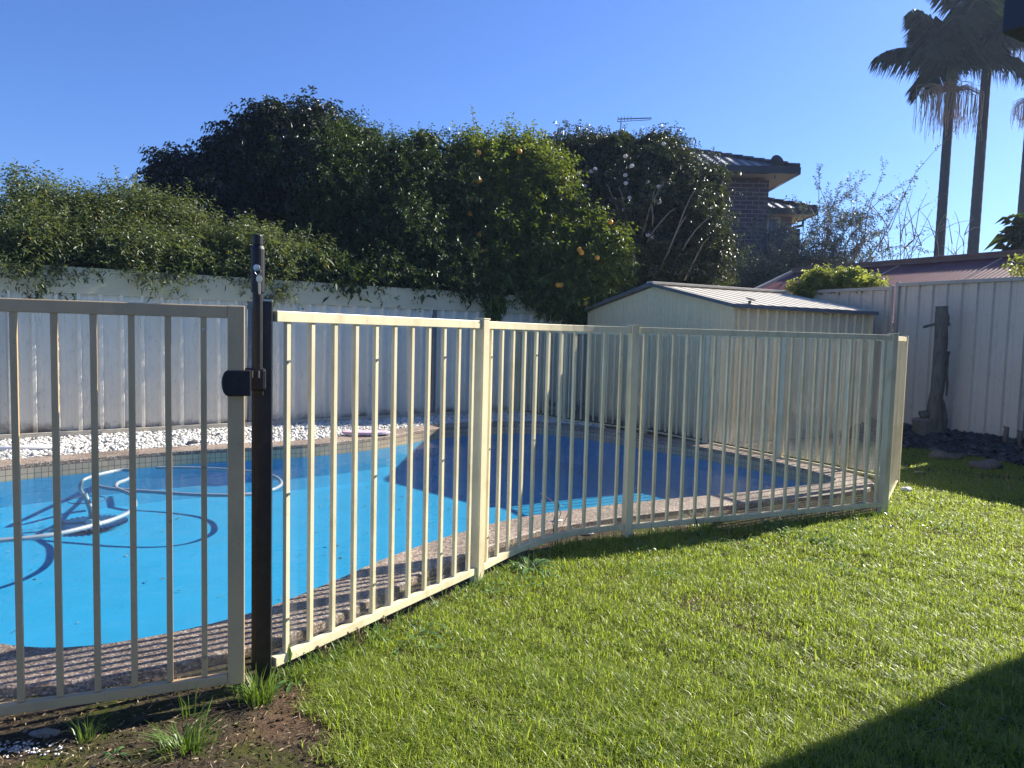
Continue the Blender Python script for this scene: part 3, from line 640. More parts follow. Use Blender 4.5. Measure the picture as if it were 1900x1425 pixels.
# rear wing
yw = 24.2; x2 = D(1470, 400, yw).x; ez2 = D(1470, 403, yw).z
q = MB(); q.box(((wr-1+x2)/2, yw+3, ez2/2+0.0), (x2-wr+1, 6, ez2)); q.build('wing_wall', M['brick_grey'], root)
hip(wr-3, x2+0.55, yw-0.55, yw+6.5, ez2+0.2, 0.38, 'wing_roof'); eaves(wr-3, x2+0.55, yw-0.55, yw+6.5, ez2, root, 0.18)
wx = D(1432, 425, yw-0.03).x; wz = D(1432, 425, yw).z
wo_ = MB().box((wx+0.05, yw-0.02, wz), (0.42, 0.06, 0.75)).build('window', M['soffit'], root)
MB().box((wx+0.05, yw-0.055, wz), (0.32, 0.02, 0.65)).build('pane', M['glass_dark'], wo_)
A = D(1415, 452, YH-0.8); Bq = D(1462, 424, YH-0.8)
q = MB(); q.prism([(A.x, A.y, A.z-1.2), (Bq.x+0.35, A.y, A.z-1.2), (Bq.x+0.35, A.y, Bq.z), (Bq.x-0.25, A.y, Bq.z), (A.x, A.y, A.z)], (0, 1.5, 0)); q.build('gable', M['dark_render'], root)
A = D(1300, 460, YH-1.8); E1 = D(1480, 463, YH-2); E2 = D(1600, 486, YH-2)
q = MB(); q.prism([(E1.x-0.8, E1.y, E1.z-0.05), (E2.x, E2.y, E2.z-0.05), (E2.x, E2.y, E2.z-0.4), (E1.x-0.8, E1.y, E2.z-0.4)], (0, 3, 0)); q.build('low_roof', M['tiles'], root)
A = D(1484, 412, yw-0.6)
q = MB().tube([A+Vector((0.1,0,0.08)), A+Vector((0.1,0,-0.1)), A+Vector((-0.25,0,-0.2)), A+Vector((-0.3,0.4,-0.25)), A+Vector((-0.3,0.45,-4))], 0.045, 8); q.build('downpipe', M['gutter'], root)
# satellite dish
dc = Vector((wr+0.33, YH-0.25, ez+0.52))
dc = Vector(D(1441, 304, YH-0.3)); sd_o = thing('satellite_dish', dc-Vector((0,0,0.3)), 'dark oval satellite dish fixed on the upper roof corner of the brick house', 'satellite dish')
ax = Vector((0.75, 0.45, 0.42)).normalized(); sx = ax.cross(Vector((0,0,1))).normalized(); sy = sx.cross(ax)
q = MB(); vs = [dc-ax*0.04]; fs = []
for r_ in range(1, 6):
    for k in range(24):
        a = 2*math.pi*k/24; rr = r_/5; vs.append(dc+ax*(-0.04+0.07*rr*rr)+sx*math.cos(a)*0.23*rr+sy*math.sin(a)*0.25*rr)
for k in range(24): fs.append((0, 1+k, 1+(k+1)%24))
for r_ in range(4):
    for k in range(24): fs.append((1+r_*24+k, 1+(r_+1)*24+k, 1+(r_+1)*24+(k+1)%24, 1+r_*24+(k+1)%24))
q.add(vs, fs); solid(q.build('dish', M['gutter'], sd_o, smooth=True), 0.008)
ln = Vector(D(1466, 318, YH-0.5)); MB().tube([dc-sy*0.24, dc-sy*0.30+ax*0.1, ln+Vector((-.02,0,-.02))], 0.012, 6).build('feed_arm', M['gutter'], sd_o)
MB().tube([ln-ax*0.04, ln, ln+ax*0.05], [0.025, 0.04, 0.03], 8).build('receiver', M['gutter'], sd_o)
MB().tube([dc-ax*0.05, dc-ax*0.09-Vector((0,0,0.15)), dc-ax*0.05-Vector((0,0,0.4))], 0.018, 6).build('mount', M['gutter'], sd_o)
# roof antenna
a0 = Vector(D(1146, 221, 26)); a1 = Vector(D(1209, 219, 26))
an = thing('roof_antenna', (a0.x+0.1, 26, a0.z-1.4), 'thin television antenna on the house roof above the camellia tree', 'antenna')
MB().tube([(a0.x+0.12, 26, a0.z-1.6), (a0.x+0.12, 26, a0.z+0.02)], 0.018, 6).build('mast', M['gutter'], an)
q = MB(); q.tube([a0, a1], 0.017, 6); q.tube([a0+Vector((0,0.1,-.06)), a1+Vector((0,0.1,-.03))], 0.010, 6); q.build('boom', M['gutter'], an)
q = MB()
for i in range(11):
    p = a0.lerp(a1, i/10*0.97+0.01); l = 0.26-0.012*i; q.tube([p+Vector((-0.02,-l,-.02)), p+Vector((0.02,l,.02))], 0.008, 5)
    if i < 5: q.tube([p+Vector((0,0,-0.09)), p+Vector((0,0,0.09))], 0.006, 5)
q.build('elements', M['gutter'], an)
# ------------------------------------------------------------ own house: eave on the right whose shade crosses the lawn
hd_ = Vector((math.sin(R(58)), math.cos(R(58)))); hn = Vector((hd_.y, -hd_.x)); H0 = V2(0.71, 2.07)+hn*0.12
hp = lambda s, w_, z: (*(H0+hd_*s+hn*w_), z)
root = thing('verandah', hp(6, 1, 0), 'dark gutter and roof corner of the near house jutting in at the top right', 'verandah')
q = MB(); q.bar(hp(0.91, 0.06, 2.26), hp(13, 0.06, 2.26), 0.12, 0.12); q.build('gutter', M['gutter'], root, bevel=0.006)
q = MB(); q.bar(hp(0.95, 0.14, 2.31), hp(13, 0.14, 2.31), 0.03, 0.22); q.bar(hp(0.95, 0.155, 2.31), hp(0.95, 4.2, 2.31), 0.03, 0.22); q.build('fascia', M['gutter'], root)
q = MB(); q.prism([hp(0.97, 0.10, 2.39), hp(0.97, 4.2, 2.9), hp(0.97, 4.2, 2.86), hp(0.97, 0.10, 2.34)], Vector(hp(13,0,0))-Vector(hp(0.97,0,0))); q.build('roof', M['red_flash'], root)
q = MB(); q.prism([hp(0.99, 0.16, 2.23), hp(0.99, 4.2, 2.23), hp(0.99, 4.2, 2.21), hp(0.99, 0.16, 2.21)], Vector(hp(13,0,0))-Vector(hp(0.99,0,0))); q.build('soffit', M['soffit'], root)
q = MB(); q.prism([hp(4.6, 0.7, 0), hp(13, 0.7, 0), hp(13, 0.9, 0), hp(4.6, 0.9, 0)], (0, 0, 2.21)); q.build('wall', M['brick_grey'], root)

# ------------------------------------------------------------ foliage tools
def nrmz(a): return a/np.maximum(np.linalg.norm(a, axis=1, keepdims=True), 1e-9)
def leaves(P, Dv, Lf, Wf, rng, fold=0.25, droop=0.2, up=None):
    n = len(P); Dv = nrmz(Dv)
    ref = rng.normal(size=(n, 3))*0.6+np.array([0, 0, 1.0]) if up is None else up
    side = nrmz(np.cross(Dv, ref)); nm = np.cross(side, Dv)
    L = Lf[:, None]; W = Wf[:, None]
    tip = P+Dv*L+np.array([0, 0, -1.0])*L*droop
    mid = P+Dv*L*0.45
    a = mid+side*W*0.5+nm*W*fold; b = mid-side*W*0.5+nm*W*fold
    v = np.stack([P, a, tip, b], 1).reshape(-1, 3)
    k = np.arange(n)*4
    f = np.concatenate([np.stack([k, k+1, k+2], 1), np.stack([k, k+2, k+3], 1)])
    return v, f
def sprays(P, Dv, L, nl, ll, lw, rng, droop=0.25, spread=0.9, ldroop=0.25):
    n = len(P); Dv = nrmz(Dv); t = (np.arange(nl)+0.6)/nl
    Lr = L*rng.uniform(0.6, 1.25, n)
    pos = P[:, None, :]+Dv[:, None, :]*(Lr[:, None]*t)[..., None]
    pos[..., 2] -= droop*Lr[:, None]*t**2
    side = nrmz(np.cross(Dv, rng.normal(size=(n, 3)))); oth = np.cross(Dv, side)
    an = (np.arange(nl)*2.4)[None, :]+rng.uniform(0, 6.28, (n, 1))
    lat = side[:, None, :]*np.cos(an)[..., None]+oth[:, None, :]*np.sin(an)[..., None]
    ld = Dv[:, None, :]*(1-spread*0.55)+lat*spread+rng.normal(size=(n, nl, 3))*0.18
    ld[..., 2] -= droop*t*0.8
    pos = pos.reshape(-1, 3); ld = ld.reshape(-1, 3); m = len(pos)
    return leaves(pos, ld, ll*rng.uniform(0.6, 1.2, m), lw*rng.uniform(0.7, 1.2, m), rng, droop=ldroop)
def cat(parts):
    vs = []; fs = []; n = 0
    for v, f in parts: vs.append(v); fs.append(f+n); n += len(v)
    return np.concatenate(vs), np.concatenate(fs)
def blob_points(blobs, n, rng, lo=0.6, hi=1.03):
    c = np.array([b[0] for b in blobs]); r = np.array([b[1] for b in blobs])
    wt = (r[:, 0]*r[:, 2]+r[:, 0]*r[:, 1]); wt = wt/wt.sum()
    k = rng.choice(len(blobs), n, p=wt); d = nrmz(rng.normal(size=(n, 3)))
    rr = rng.uniform(lo**2, hi**2, n)**0.5
    # lumpy radius
    lump = 1+0.17*np.sin(d[:, 0]*6+k)*np.sin(d[:, 2]*7+2*k)+0.10*np.sin(d[:, 1]*13+d[:, 2]*11+k)+0.07*np.sin(d[:, 0]*19+3*k)*np.sin(d[:, 2]*17+k)
    P = c[k]+d*r[k]*(rr*lump*0.93)[:, None]
    return P, d
def limb_path(a, b, rng, n=7, wob=0.12):
    a = np.array(a); b = np.array(b); t = np.linspace(0, 1, n)[:, None]
    p = a+(b-a)*t; L = np.linalg.norm(b-a); w_ = rng.normal(size=(n, 3))*wob*L/n; w_[0] = 0
    p = p+np.cumsum(w_, 0)*0.6; p[:, 2] += 0.12*L*np.sin(t[:, 0]*math.pi)
    return [tuple(x) for x in p]
def tree(name, label, cat_, base, blobs, mat, n_spray, rng, L=0.35, nl=9, ll=0.06, lw=0.022, droop=0.25, up=0.3, group=None, inner=0.35, lo=0.6, stems=3, tr=0.07, spread=0.9, branches=0, ldroop=0.25, zmin=None, hi=1.03, shoots=(), lumps=3, sink=0.0, clip=9.0):
    root = thing(name, base, label, cat_, group)
    blobs = [((b[0][0], b[0][1], b[0][2]-(sink if b[1][1] > 0.2 else 0)), b[1]) for b in blobs]
    shoots = [((a[0], a[1], a[2]-sink), (b[0], b[1], b[2]-sink*0.5), c_, l_) for a, b, c_, l_ in shoots]
    if lumps:
        ex = []
        for b in blobs:
            r_ = np.array(b[1])
            if r_[0] < 0.3: continue
            for _ in range(lumps):
                d_ = nrmz((rng.normal(size=(1, 3))+np.array([[0, -0.35, 0.45]])))[0]; q_ = rng.uniform(0.22, 0.38)*min(r_[0], r_[2])+0.05
                ex.append((tuple(np.array(b[0])+d_*r_*0.93), (q_, q_, q_*rng.uniform(0.8, 1.3))))
        sblobs = list(blobs); blobs = list(blobs)+ex
    else: sblobs = blobs
    per = 13; nc = max(4, n_spray//per)
    Cc, dc_ = blob_points(blobs, nc, rng, max(lo, 0.62), hi)
    rad = L*0.55*rng.uniform(0.6, 1.5, nc); far_ = rng.uniform(size=nc) < 0.05; Cc = Cc+dc_*(far_*rng.uniform(0.05, 0.22, nc))[:, None]
    e_ = nrmz(rng.normal(size=(nc*per, 3))); ci = np.repeat(np.arange(nc), per)
    P = Cc[ci]+e_*(rad[ci]*rng.uniform(0.2, 1, nc*per)**0.5)[:, None]; d = nrmz(e_*0.8+dc_[ci]*0.7)
    if zmin is not None:
        ok = (P[:, 2] > zmin(P)) & ((P[:, 0]-B0.x)*bn.x+(P[:, 1]-B0.y)*bn.y < clip+0.08*np.sin(P[:, 0]*6)); P = P[ok]; d = d[ok]
    dv = d*0.8+np.array([0, 0, up])+rng.normal(size=P.shape)*0.45
    parts = [sprays(P, dv, L, nl, ll, lw, rng, droop, spread, ldroop)]
    if inner:
        Pi, di = blob_points([(b[0], [x*0.72 for x in b[1]]) for b in sblobs], int(n_spray*inner), rng, 0.2, 1.0)
        if zmin is not None:
            ok = (Pi[:, 2] > zmin(Pi)+0.05) & ((Pi[:, 0]-B0.x)*bn.x+(Pi[:, 1]-B0.y)*bn.y < clip-0.1); Pi = Pi[ok]; di = di[ok]
        parts.append(sprays(Pi, di+rng.normal(size=Pi.shape), L*0.8, 6, ll*1.9, lw*2.4, rng, droop, 1.0, ldroop))
    for (a, b, cnt, sl) in shoots:       # long upright shoots standing out of the crown
        a = np.array(a); b = np.array(b); t = np.linspace(0, 1, cnt)[:, None]; pp_ = a+(b-a)*t
        an = np.arange(cnt)*2.4; ld = np.stack([np.cos(an), np.sin(an), np.full(cnt, 0.55)], 1)
        parts.append(leaves(pp_, ld, np.full(cnt, sl)*np.linspace(1.1, 0.6, cnt), np.full(cnt, sl*0.36), rng, droop=0.1))
    v, f = cat(parts)
    mesh_obj('crown', v, f, mat, root)
    q = MB()
    big = [b for b in sblobs if b[1][1] > 0.2] or list(sblobs)
    for b in big:
        for _ in range(1):
            s0 = Vector(base)+Vector((rng.uniform(-.12, .12), rng.uniform(-.12, .12), 0))
            c = b[0]; pth = limb_path(s0, c, rng); q.tube(pth, [tr*(1-0.75*i/6) for i in range(7)], 7)
    for _ in range(branches):
        k = rng.integers(len(big)); c = np.array(big[k][0]); r_ = np.array(big[k][1]); e = c+nrmz(rng.normal(size=(1, 3))*np.array([1, .6, 1])+np.array([[0, -.3, .4]]))[0]*r_*0.9
        s0 = c+(np.array(base)-c)*rng.uniform(0.15, 0.5)
        q.tube(limb_path(s0, e, rng, 6, 0.2), [0.016*(1-0.7*i/5) for i in range(6)], 5)
    for (a, b, cnt, sl) in shoots: q.tube([a, b], [0.008, 0.003], 5)
    q.build('trunk', M['bark'], root, smooth=True)
    return root
DY = 0.0
def B(u, v, y, ru, rv, ry=None):   # ellipsoid centred on the ray through (u,v) at distance y, radii given in photo pixels at that distance
    y += DY if ry is None or ry > 0.15 else 0.0
    c = D(u, v, y); s = y/FPX; return (tuple(c), (ru*s, (ry if ry else (ru+rv)/2*s*0.9), rv*s))
rngf = lambda k: np.random.default_rng(k)
def fy(u):          # distance of the back fence along the ray through image column u
    k = D(u, 560, 1.0).x; return (B0.x*bd.y-B0.y*bd.x)/(k*bd.y-bd.x)
def HB(u, v, ru, rv, off=0.07): return B(u, v, fy(u)-off, ru, rv, 0.13)   # small clump hanging over the fence top
above = lambda h: (lambda P: np.full(len(P), h))

# 1 grey-green shrub at the left, hanging over the fence
bl = [B(-60,430,8.3,120,95), B(40,430,8.0,100,100), B(110,400,8.3,90,80), B(200,410,8.5,100,85), B(290,430,8.8,100,85), B(380,455,9.1,95,80), B(470,470,9.4,85,70), B(530,490,9.5,55,55),
      B(60,480,7.7,90,50,0.45), B(200,480,8.2,110,40,0.45), B(330,485,8.7,110,45,0.4), B(450,500,9.0,90,42,0.4), B(90,360,8.4,55,40), B(215,350,8.7,50,40), B(310,370,9,55,35), B(500,425,9.5,70,30),
 HB(10,505,45,30), HB(10,520,45,22), HB(90,505,45,30), HB(95,520,45,22), HB(130,500,30,30), HB(230,515,26,12), HB(60,465,90,35,.0), HB(180,460,90,30,-.1), HB(200,508,26,12), HB(290,520,30,16), HB(330,480,80,30,-.1), HB(250,475,60,22,-.1), HB(340,538,14,9), HB(440,525,36,22), HB(510,535,30,20), HB(560,490,50,24,-.1), HB(480,480,70,34,-.1), HB(535,555,16,10)]
fencez = lambda P: 1.74-0.0*P[:, 0]
sh = []
for u, v, u2, v2, y in ((222,330,215,283,8.7),(92,340,88,308,8.4),(150,350,146,322,8.4),(282,345,288,318,8.9),(40,360,22,335,8.2),(370,385,372,352,9.1),(408,395,400,365,9.2),(560,440,578,392,9.5),(512,410,505,388,9.5),(190,345,184,318,8.6),(245,345,248,312,8.8)):
    sh.append((tuple(D(u,v,y)), tuple(D(u2,v2,y)), 26, 0.07))
tree('leafy_shrub', 'big grey-green small-leaved shrub spilling over the left half of the back fence', 'shrub', (*(bp(-5.2)-bn*0.7), 0), bl, M['leaf_light'], 15000, rngf(1), L=0.24, nl=12, ll=0.055, lw=0.016, droop=0.1, up=0.55, inner=0.5, lo=0.5, tr=0.05, branches=60, sink=0.33, clip=0.16, zmin=lambda P: 1.60+0.05*np.sin(P[:,0]*3)+0.10*np.sin(P[:,0]*7.3+1), shoots=sh)
# hanging sprays over the board
def hang(root_name, label, cat_, spots, mat, rng, L=0.4, nl=11, ll=0.055, lw=0.017, per=6):
    pass
# 2 dark drooping-leaf tree
bl = [B(400,330,11.6,100,75), B(340,360,11.4,60,70), B(480,290,11.8,90,85), B(540,260,12,70,65), B(600,245,12,60,62), B(470,400,11.5,130,90), B(360,300,11.6,50,40), B(510,215,12,40,28), B(592,195,12.1,24,30), B(430,262,11.8,40,28), B(600,350,11.7,110,110)]
tree('dark_tree', 'near-black drooping-leaved tree rising tallest behind the left shrub', 'tree', (*(bp(-3.3)-bn*2.3), 0), bl, M['leaf_dark'], 11500, rngf(2), L=0.34, nl=11, ll=0.085, lw=0.027, droop=0.5, up=0.35, ldroop=0.5, inner=0.8, lo=0.55, tr=0.09, branches=30, sink=0.30, zmin=above(1.7))
# 3 mid-green tree
bl = [B(640,290,11.2,80,80), B(710,300,11.2,80,80), B(780,330,11.2,75,72), B(650,380,10.9,100,90), B(750,420,10.8,110,110), B(700,500,10.6,150,60,0.6), B(840,320,11.3,60,62), B(600,470,10.6,80,60,0.6), B(830,440,11,80,90), B(660,225,11.3,40,28), B(735,255,11.3,35,25), B(790,270,11.3,24,20), B(570,330,11.2,60,90), B(850,500,11,70,55,.6), B(820,290,11.4,40,28), B(600,400,11.1,60,70), HB(600,505,40,20,-.1), HB(680,512,46,14,-.1), HB(760,518,46,14,-.1), HB(792,550,9,11), HB(640,520,22,10), HB(850,522,40,14,-.1)]
tree('broadleaf_tree', 'bushy mid-green tree in the centre with bare grey twigs showing, left of the citrus', 'tree', (*(bp(-1.2)-bn*1.6), 0), bl, M['leaf_mid'], 16000, rngf(3), L=0.28, nl=10, ll=0.058, lw=0.025, droop=0.15, up=0.4, inner=0.8, lo=0.55, tr=0.08, branches=90, sink=0.33, clip=0.2, zmin=lambda P: 1.68+0.05*np.sin(P[:,0]*4.1)+0.07*np.sin(P[:,0]*9.0))
# 4 citrus
DY = 0.85
bl = [B(900,310,10.9,80,65), B(960,320,10.9,80,70), B(870,360,10.8,60,80), B(1000,340,10.8,55,50), B(930,420,10.7,110,90), B(1040,430,10.7,75,65), B(1100,440,10.6,58,40), B(1000,500,10.7,130,60,.7), B(900,500,10.7,100,60,.7), B(880,275,11,50,35), B(960,262,11,55,30), B(1130,425,10.5,34,22), B(1080,480,10.7,60,60), B(1000,275,11.2,36,26), B(840,430,10.8,45,80), HB(912,560,14,16), HB(1010,552,30,13), HB(1060,560,32,22), HB(1078,588,14,16), HB(960,530,50,14,-.1), HB(900,525,40,12,-.1), HB(1100,520,40,26,-.1)]
cit = tree('citrus_tree', 'bright green citrus tree dotted with oranges, one leafy shoot standing up from its top', 'tree', (*(bp(0.9)-bn*1.0), 0), bl, M['leaf_citrus'], 12500, rngf(4), L=0.26, nl=9, ll=0.075, lw=0.032, droop=0.12, up=0.45, inner=0.8, lo=0.55, tr=0.06, branches=50, sink=0.30, clip=0.85, zmin=lambda P: 1.62+0.0*P[:,0]-0.2*(np.abs(P[:,0]-0.95)<0.28)-0.12*(np.abs(P[:,0]+0.3)<0.12),
     shoots=[(tuple(D(888,250,11.7)), tuple(D(875,178,11.7)), 26, 0.09), (tuple(D(893,255,11.7)), tuple(D(884,205,11.7)), 18, 0.09), (tuple(D(1040,330,10.7)), tuple(D(1056,306,10.7)), 10, 0.08), (tuple(D(912,262,11.7)), tuple(D(918,236,11.7)), 10, 0.09)])
DY = 0.0
rr = rngf(40)
def ico(c, r, sub=2, sc=(1,1,1)):
    import bmesh
    bm = bmesh.new(); bmesh.ops.create_icosphere(bm, subdivisions=sub, radius=r)
    vs = [(v.co.x*sc[0]+c[0], v.co.y*sc[1]+c[1], v.co.z*sc[2]+c[2]) for v in bm.verts]; fs = [tuple(v.index for v in f.verts) for f in bm.faces]; bm.free(); return vs, fs
for u, v, y in ((890,335,10.0),(886,337,10.05),(873,370,10.05),(872,396,10.05),(889,436,9.95),(902,466,10.0),(1079,469,9.95),(1075,463,10.0),(1035,529,9.95),(1041,529,9.95),(1087,564,10.2),(1133,412,10.0),(888,284,10.3),(964,281,10.2),(1108,478,10.0),(925,555,10.1)):
    vs, fs = ico(D(u, v, min(y+0.85, fy(u)+0.35)), 0.038); q = MB(); q.add(vs, fs); q.build('orange', M['orange'], cit, smooth=True)
# 5 camellia
bl = [B(1060,330,13,80,72), B(1130,325,13,85,75), B(1200,325,13,80,75), B(1020,290,13,50,34), B(1260,350,12.8,62,72), B(1290,400,12.6,55,85), B(1180,400,12.7,110,90), B(1100,410,12.6,100,80), B(1240,470,12.5,85,65), B(1150,500,12.4,120,50,.7), B(1000,300,13,60,50), B(1315,330,12.8,30,30), B(1150,262,13,42,22), B(1220,265,13,44,24), B(1090,268,13,45,24), B(1290,470,12.5,60,60), B(1320,430,12.5,26,26)]
cam_t = tree('camellia_tree', 'dark glossy camellia tree with pale blooms and slanting bare stems, beside the brick house', 'tree', (*(bp(2.2)-bn*2.6), 0), bl, M['leaf_camellia'], 12000, rngf(5), L=0.26, nl=10, ll=0.062, lw=0.032, droop=0.15, up=0.25, inner=0.7, lo=0.6, tr=0.05, branches=110, sink=0.12, zmin=above(1.55))
for u, v in ((1041,293),(1104,314),(1073,322),(1075,335),(1085,345),(1160,290),(1172,308),(1161,340),(1140,370),(1157,389),(1222,346),(1201,338),(1202,436),(1211,440),(1231,267),(1223,375),(1097,318),(1160,325),(1168,367)):
    q = MB(); c = Vector(D(u, v, 11.95+rr.uniform(-.1, .15)))
    for k in range(6):
        a = 6.28*k/6; vs, fs = ico(c+Vector((math.cos(a)*0.022, rr.uniform(-.01, .01), math.sin(a)*0.016)), 0.018, 1, (1, .5, 1)); q.add(vs, fs)
    q.build('flower', M['petal'], cam_t, smooth=True)
# slanting pale stems in front of the camellia crown
q = MB()
for u0, v0, u1, v1 in ((1240,470,1275,400),(1190,440,1225,340),(1200,450,1250,380),(1165,420,1150,350),(1250,490,1310,400),(1210,420,1216,360),(1225,500,1290,350),(1150,400,1125,340),(1270,520,1320,440)):
    a = D(u0, v0, 12.0); b = D(u1, v1, 11.8); q.tube(limb_path(a, b, rr, 6, 0.15), [0.017*(1-0.6*i/5) for i in range(6)], 5)
q.build('stems', M['twig'], cam_t, smooth=True)
# 6 low glossy shrubs right of camellia
tree('glossy_shrub', 'low glossy-leaved shrub behind the shed ridge, below the camellia', 'shrub', tuple(Vector((D(1270,520,12.9).x, 12.9, 0))), [B(1230,515,12.7,50,32), B(1290,515,12.9,55,34), B(1190,530,12.5,40,24)], M['leaf_camellia'], 1500, rngf(6), L=0.2, nl=9, ll=0.055, lw=0.028, inner=0.6, tr=0.03, zmin=above(1.2))
tree('rounded_shrub', 'dark rounded shrub in front of the lower brick wall, left of the red roof', 'shrub', tuple(Vector((D(1400,520,16).x, 16, 0))), [B(1390,525,16,45,36), B(1440,520,16.2,60,36), B(1500,500,16.4,60,24)], M['leaf_olive'], 2200, rngf(7), L=0.25, nl=8, ll=0.06, lw=0.024, inner=0.5, tr=0.03, zmin=above(1.0))
# 7 sparse olive-like tree
def sparse(name, label, cat_, base, tips, mat, rng, tr=0.05, leafn=9, ll=0.07, lw=0.024, sub=7, tw=0.010, spl=0.3, wob=0.10):
    root = thing(name, base, label, cat_); q = MB(); P = []; Dd = []
    for tp in tips:
        pth = limb_path(base, tp, rng, 9, wob); q.tube(pth, [tr*(1-0.85*i/8) for i in range(9)], 6)
        for _ in range(sub):
            k = rng.integers(4, 9); a = np.array(pth[k]); dirv = np.array(tp)-np.array(base); dirv = dirv/np.linalg.norm(dirv)
            e = a+(dirv*0.6+rng.normal(size=3)*0.6)*rng.uniform(0.35, 0.9)
            pb = limb_path(a, e, rng, 5, 0.15); q.tube(pb, [tw*(1-0.7*i/4) for i in range(5)], 4)
            for m_ in (2, 3, 4, 4):
                P.append(pb[m_]); Dd.append((np.array(e)-a)+rng.normal(size=3)*0.25)
    q.build('trunk', M['twig'], root, smooth=True)
    if leafn:
        v, f = sprays(np.array(P), np.array(Dd), spl, leafn, ll, lw, rng, 0.05, 0.8, 0.1); mesh_obj('crown', v, f, mat, root)
    return root
r7 = rngf(8)
tips = [tuple(D(u, v, 17+r7.uniform(-.6, .6))) for u, v in ((1535,400),(1560,410),(1590,405),(1575,430),(1620,425),(1640,430),(1510,420),(1480,440),(1530,440),(1555,455),(1600,450),(1490,470),(1520,480),(1440,450),(1430,480),(1405,490),(1460,490),(1580,480),(1550,490),(1620,470),(1400,440))]
sparse('olive_tree', 'airy thin-leaved grey tree spreading its twigs against the sky right of the brick house', 'tree', tuple(Vector((D(1500,520,17).x, 17, 0))), tips, M['leaf_olive'], r7, tr=0.035, sub=15, leafn=12, ll=0.075, lw=0.03)
tips = [tuple(D(u, v, 19+r7.uniform(-.6, .6))) for u, v in ((1655,440),(1670,425),(1690,445),(1705,435),(1720,450),(1640,455))]
sparse('bare_tree', 'leafless twiggy tree top poking up over the red roof, left of the palms', 'tree', tuple(Vector((D(1680,520,19).x, 19, 0))), tips, M['leaf_olive'], r7, tr=0.03, leafn=2, sub=7, tw=0.012)
tips = [tuple(D(u, v, 19+r7.uniform(-.6, .6))) for u, v in ((1757,440),(1775,425),(1785,440),(1768,455),(1880,430))][:4]
sparse('bare_tree', 'small leafless twigs showing between the two palm trunks', 'tree', tuple(Vector((D(1770,520,19).x, 19, 0))), tips, M['leaf_olive'], r7, tr=0.025, leafn=0, sub=6, tw=0.012)
# 9 vine on side fence
rv = rngf(9)
bl = [B(1500,538,11.0,30,6,.16), B(1540,529,10.9,34,9,.16), B(1580,528,10.6,32,9,.16), B(1520,520,10.9,20,10,.15), B(1605,532,10.4,16,7,.15), B(1572,512,10.6,10,6,.1)]
tree('fence_vine', 'clump of yellow-green vine growing on top of the side fence before the red roof', 'vine', tuple(Vector((*(fp(1.4)-rn*0.15), 0))), bl, M['leaf_vine'], 650, rv, L=0.14, nl=7, ll=0.05, lw=0.036, inner=0.4, tr=0.012, up=0.6, lumps=0, sink=0.03, zmin=above(1.8))
bl = [B(1893,440,14,16,20), B(1880,458,14,14,9), B(1915,430,14,20,30)]
tree('broad_leaved_plant', 'broad-leaved plant at the right edge behind the red roof', 'plant', tuple(Vector((D(1893,500,14).x, 14, 0))), bl, M['leaf_mid'], 60, rngf(11), L=0.2, nl=8, ll=0.2, lw=0.06, inner=0.3, tr=0.02, lo=0.2, ldroop=0.5)
bl = [B(1897,494,8.9,9,7,.08)]
tree('yellow_vine_sprig', 'small sprig of yellow leaves over the side fence at the right edge', 'vine', tuple(Vector((*(fp(-1.7)-rn*0.12), 0))), bl, M['leaf_vine'], 14, rngf(12), L=0.1, nl=5, ll=0.05, lw=0.036, inner=0, tr=0.008)

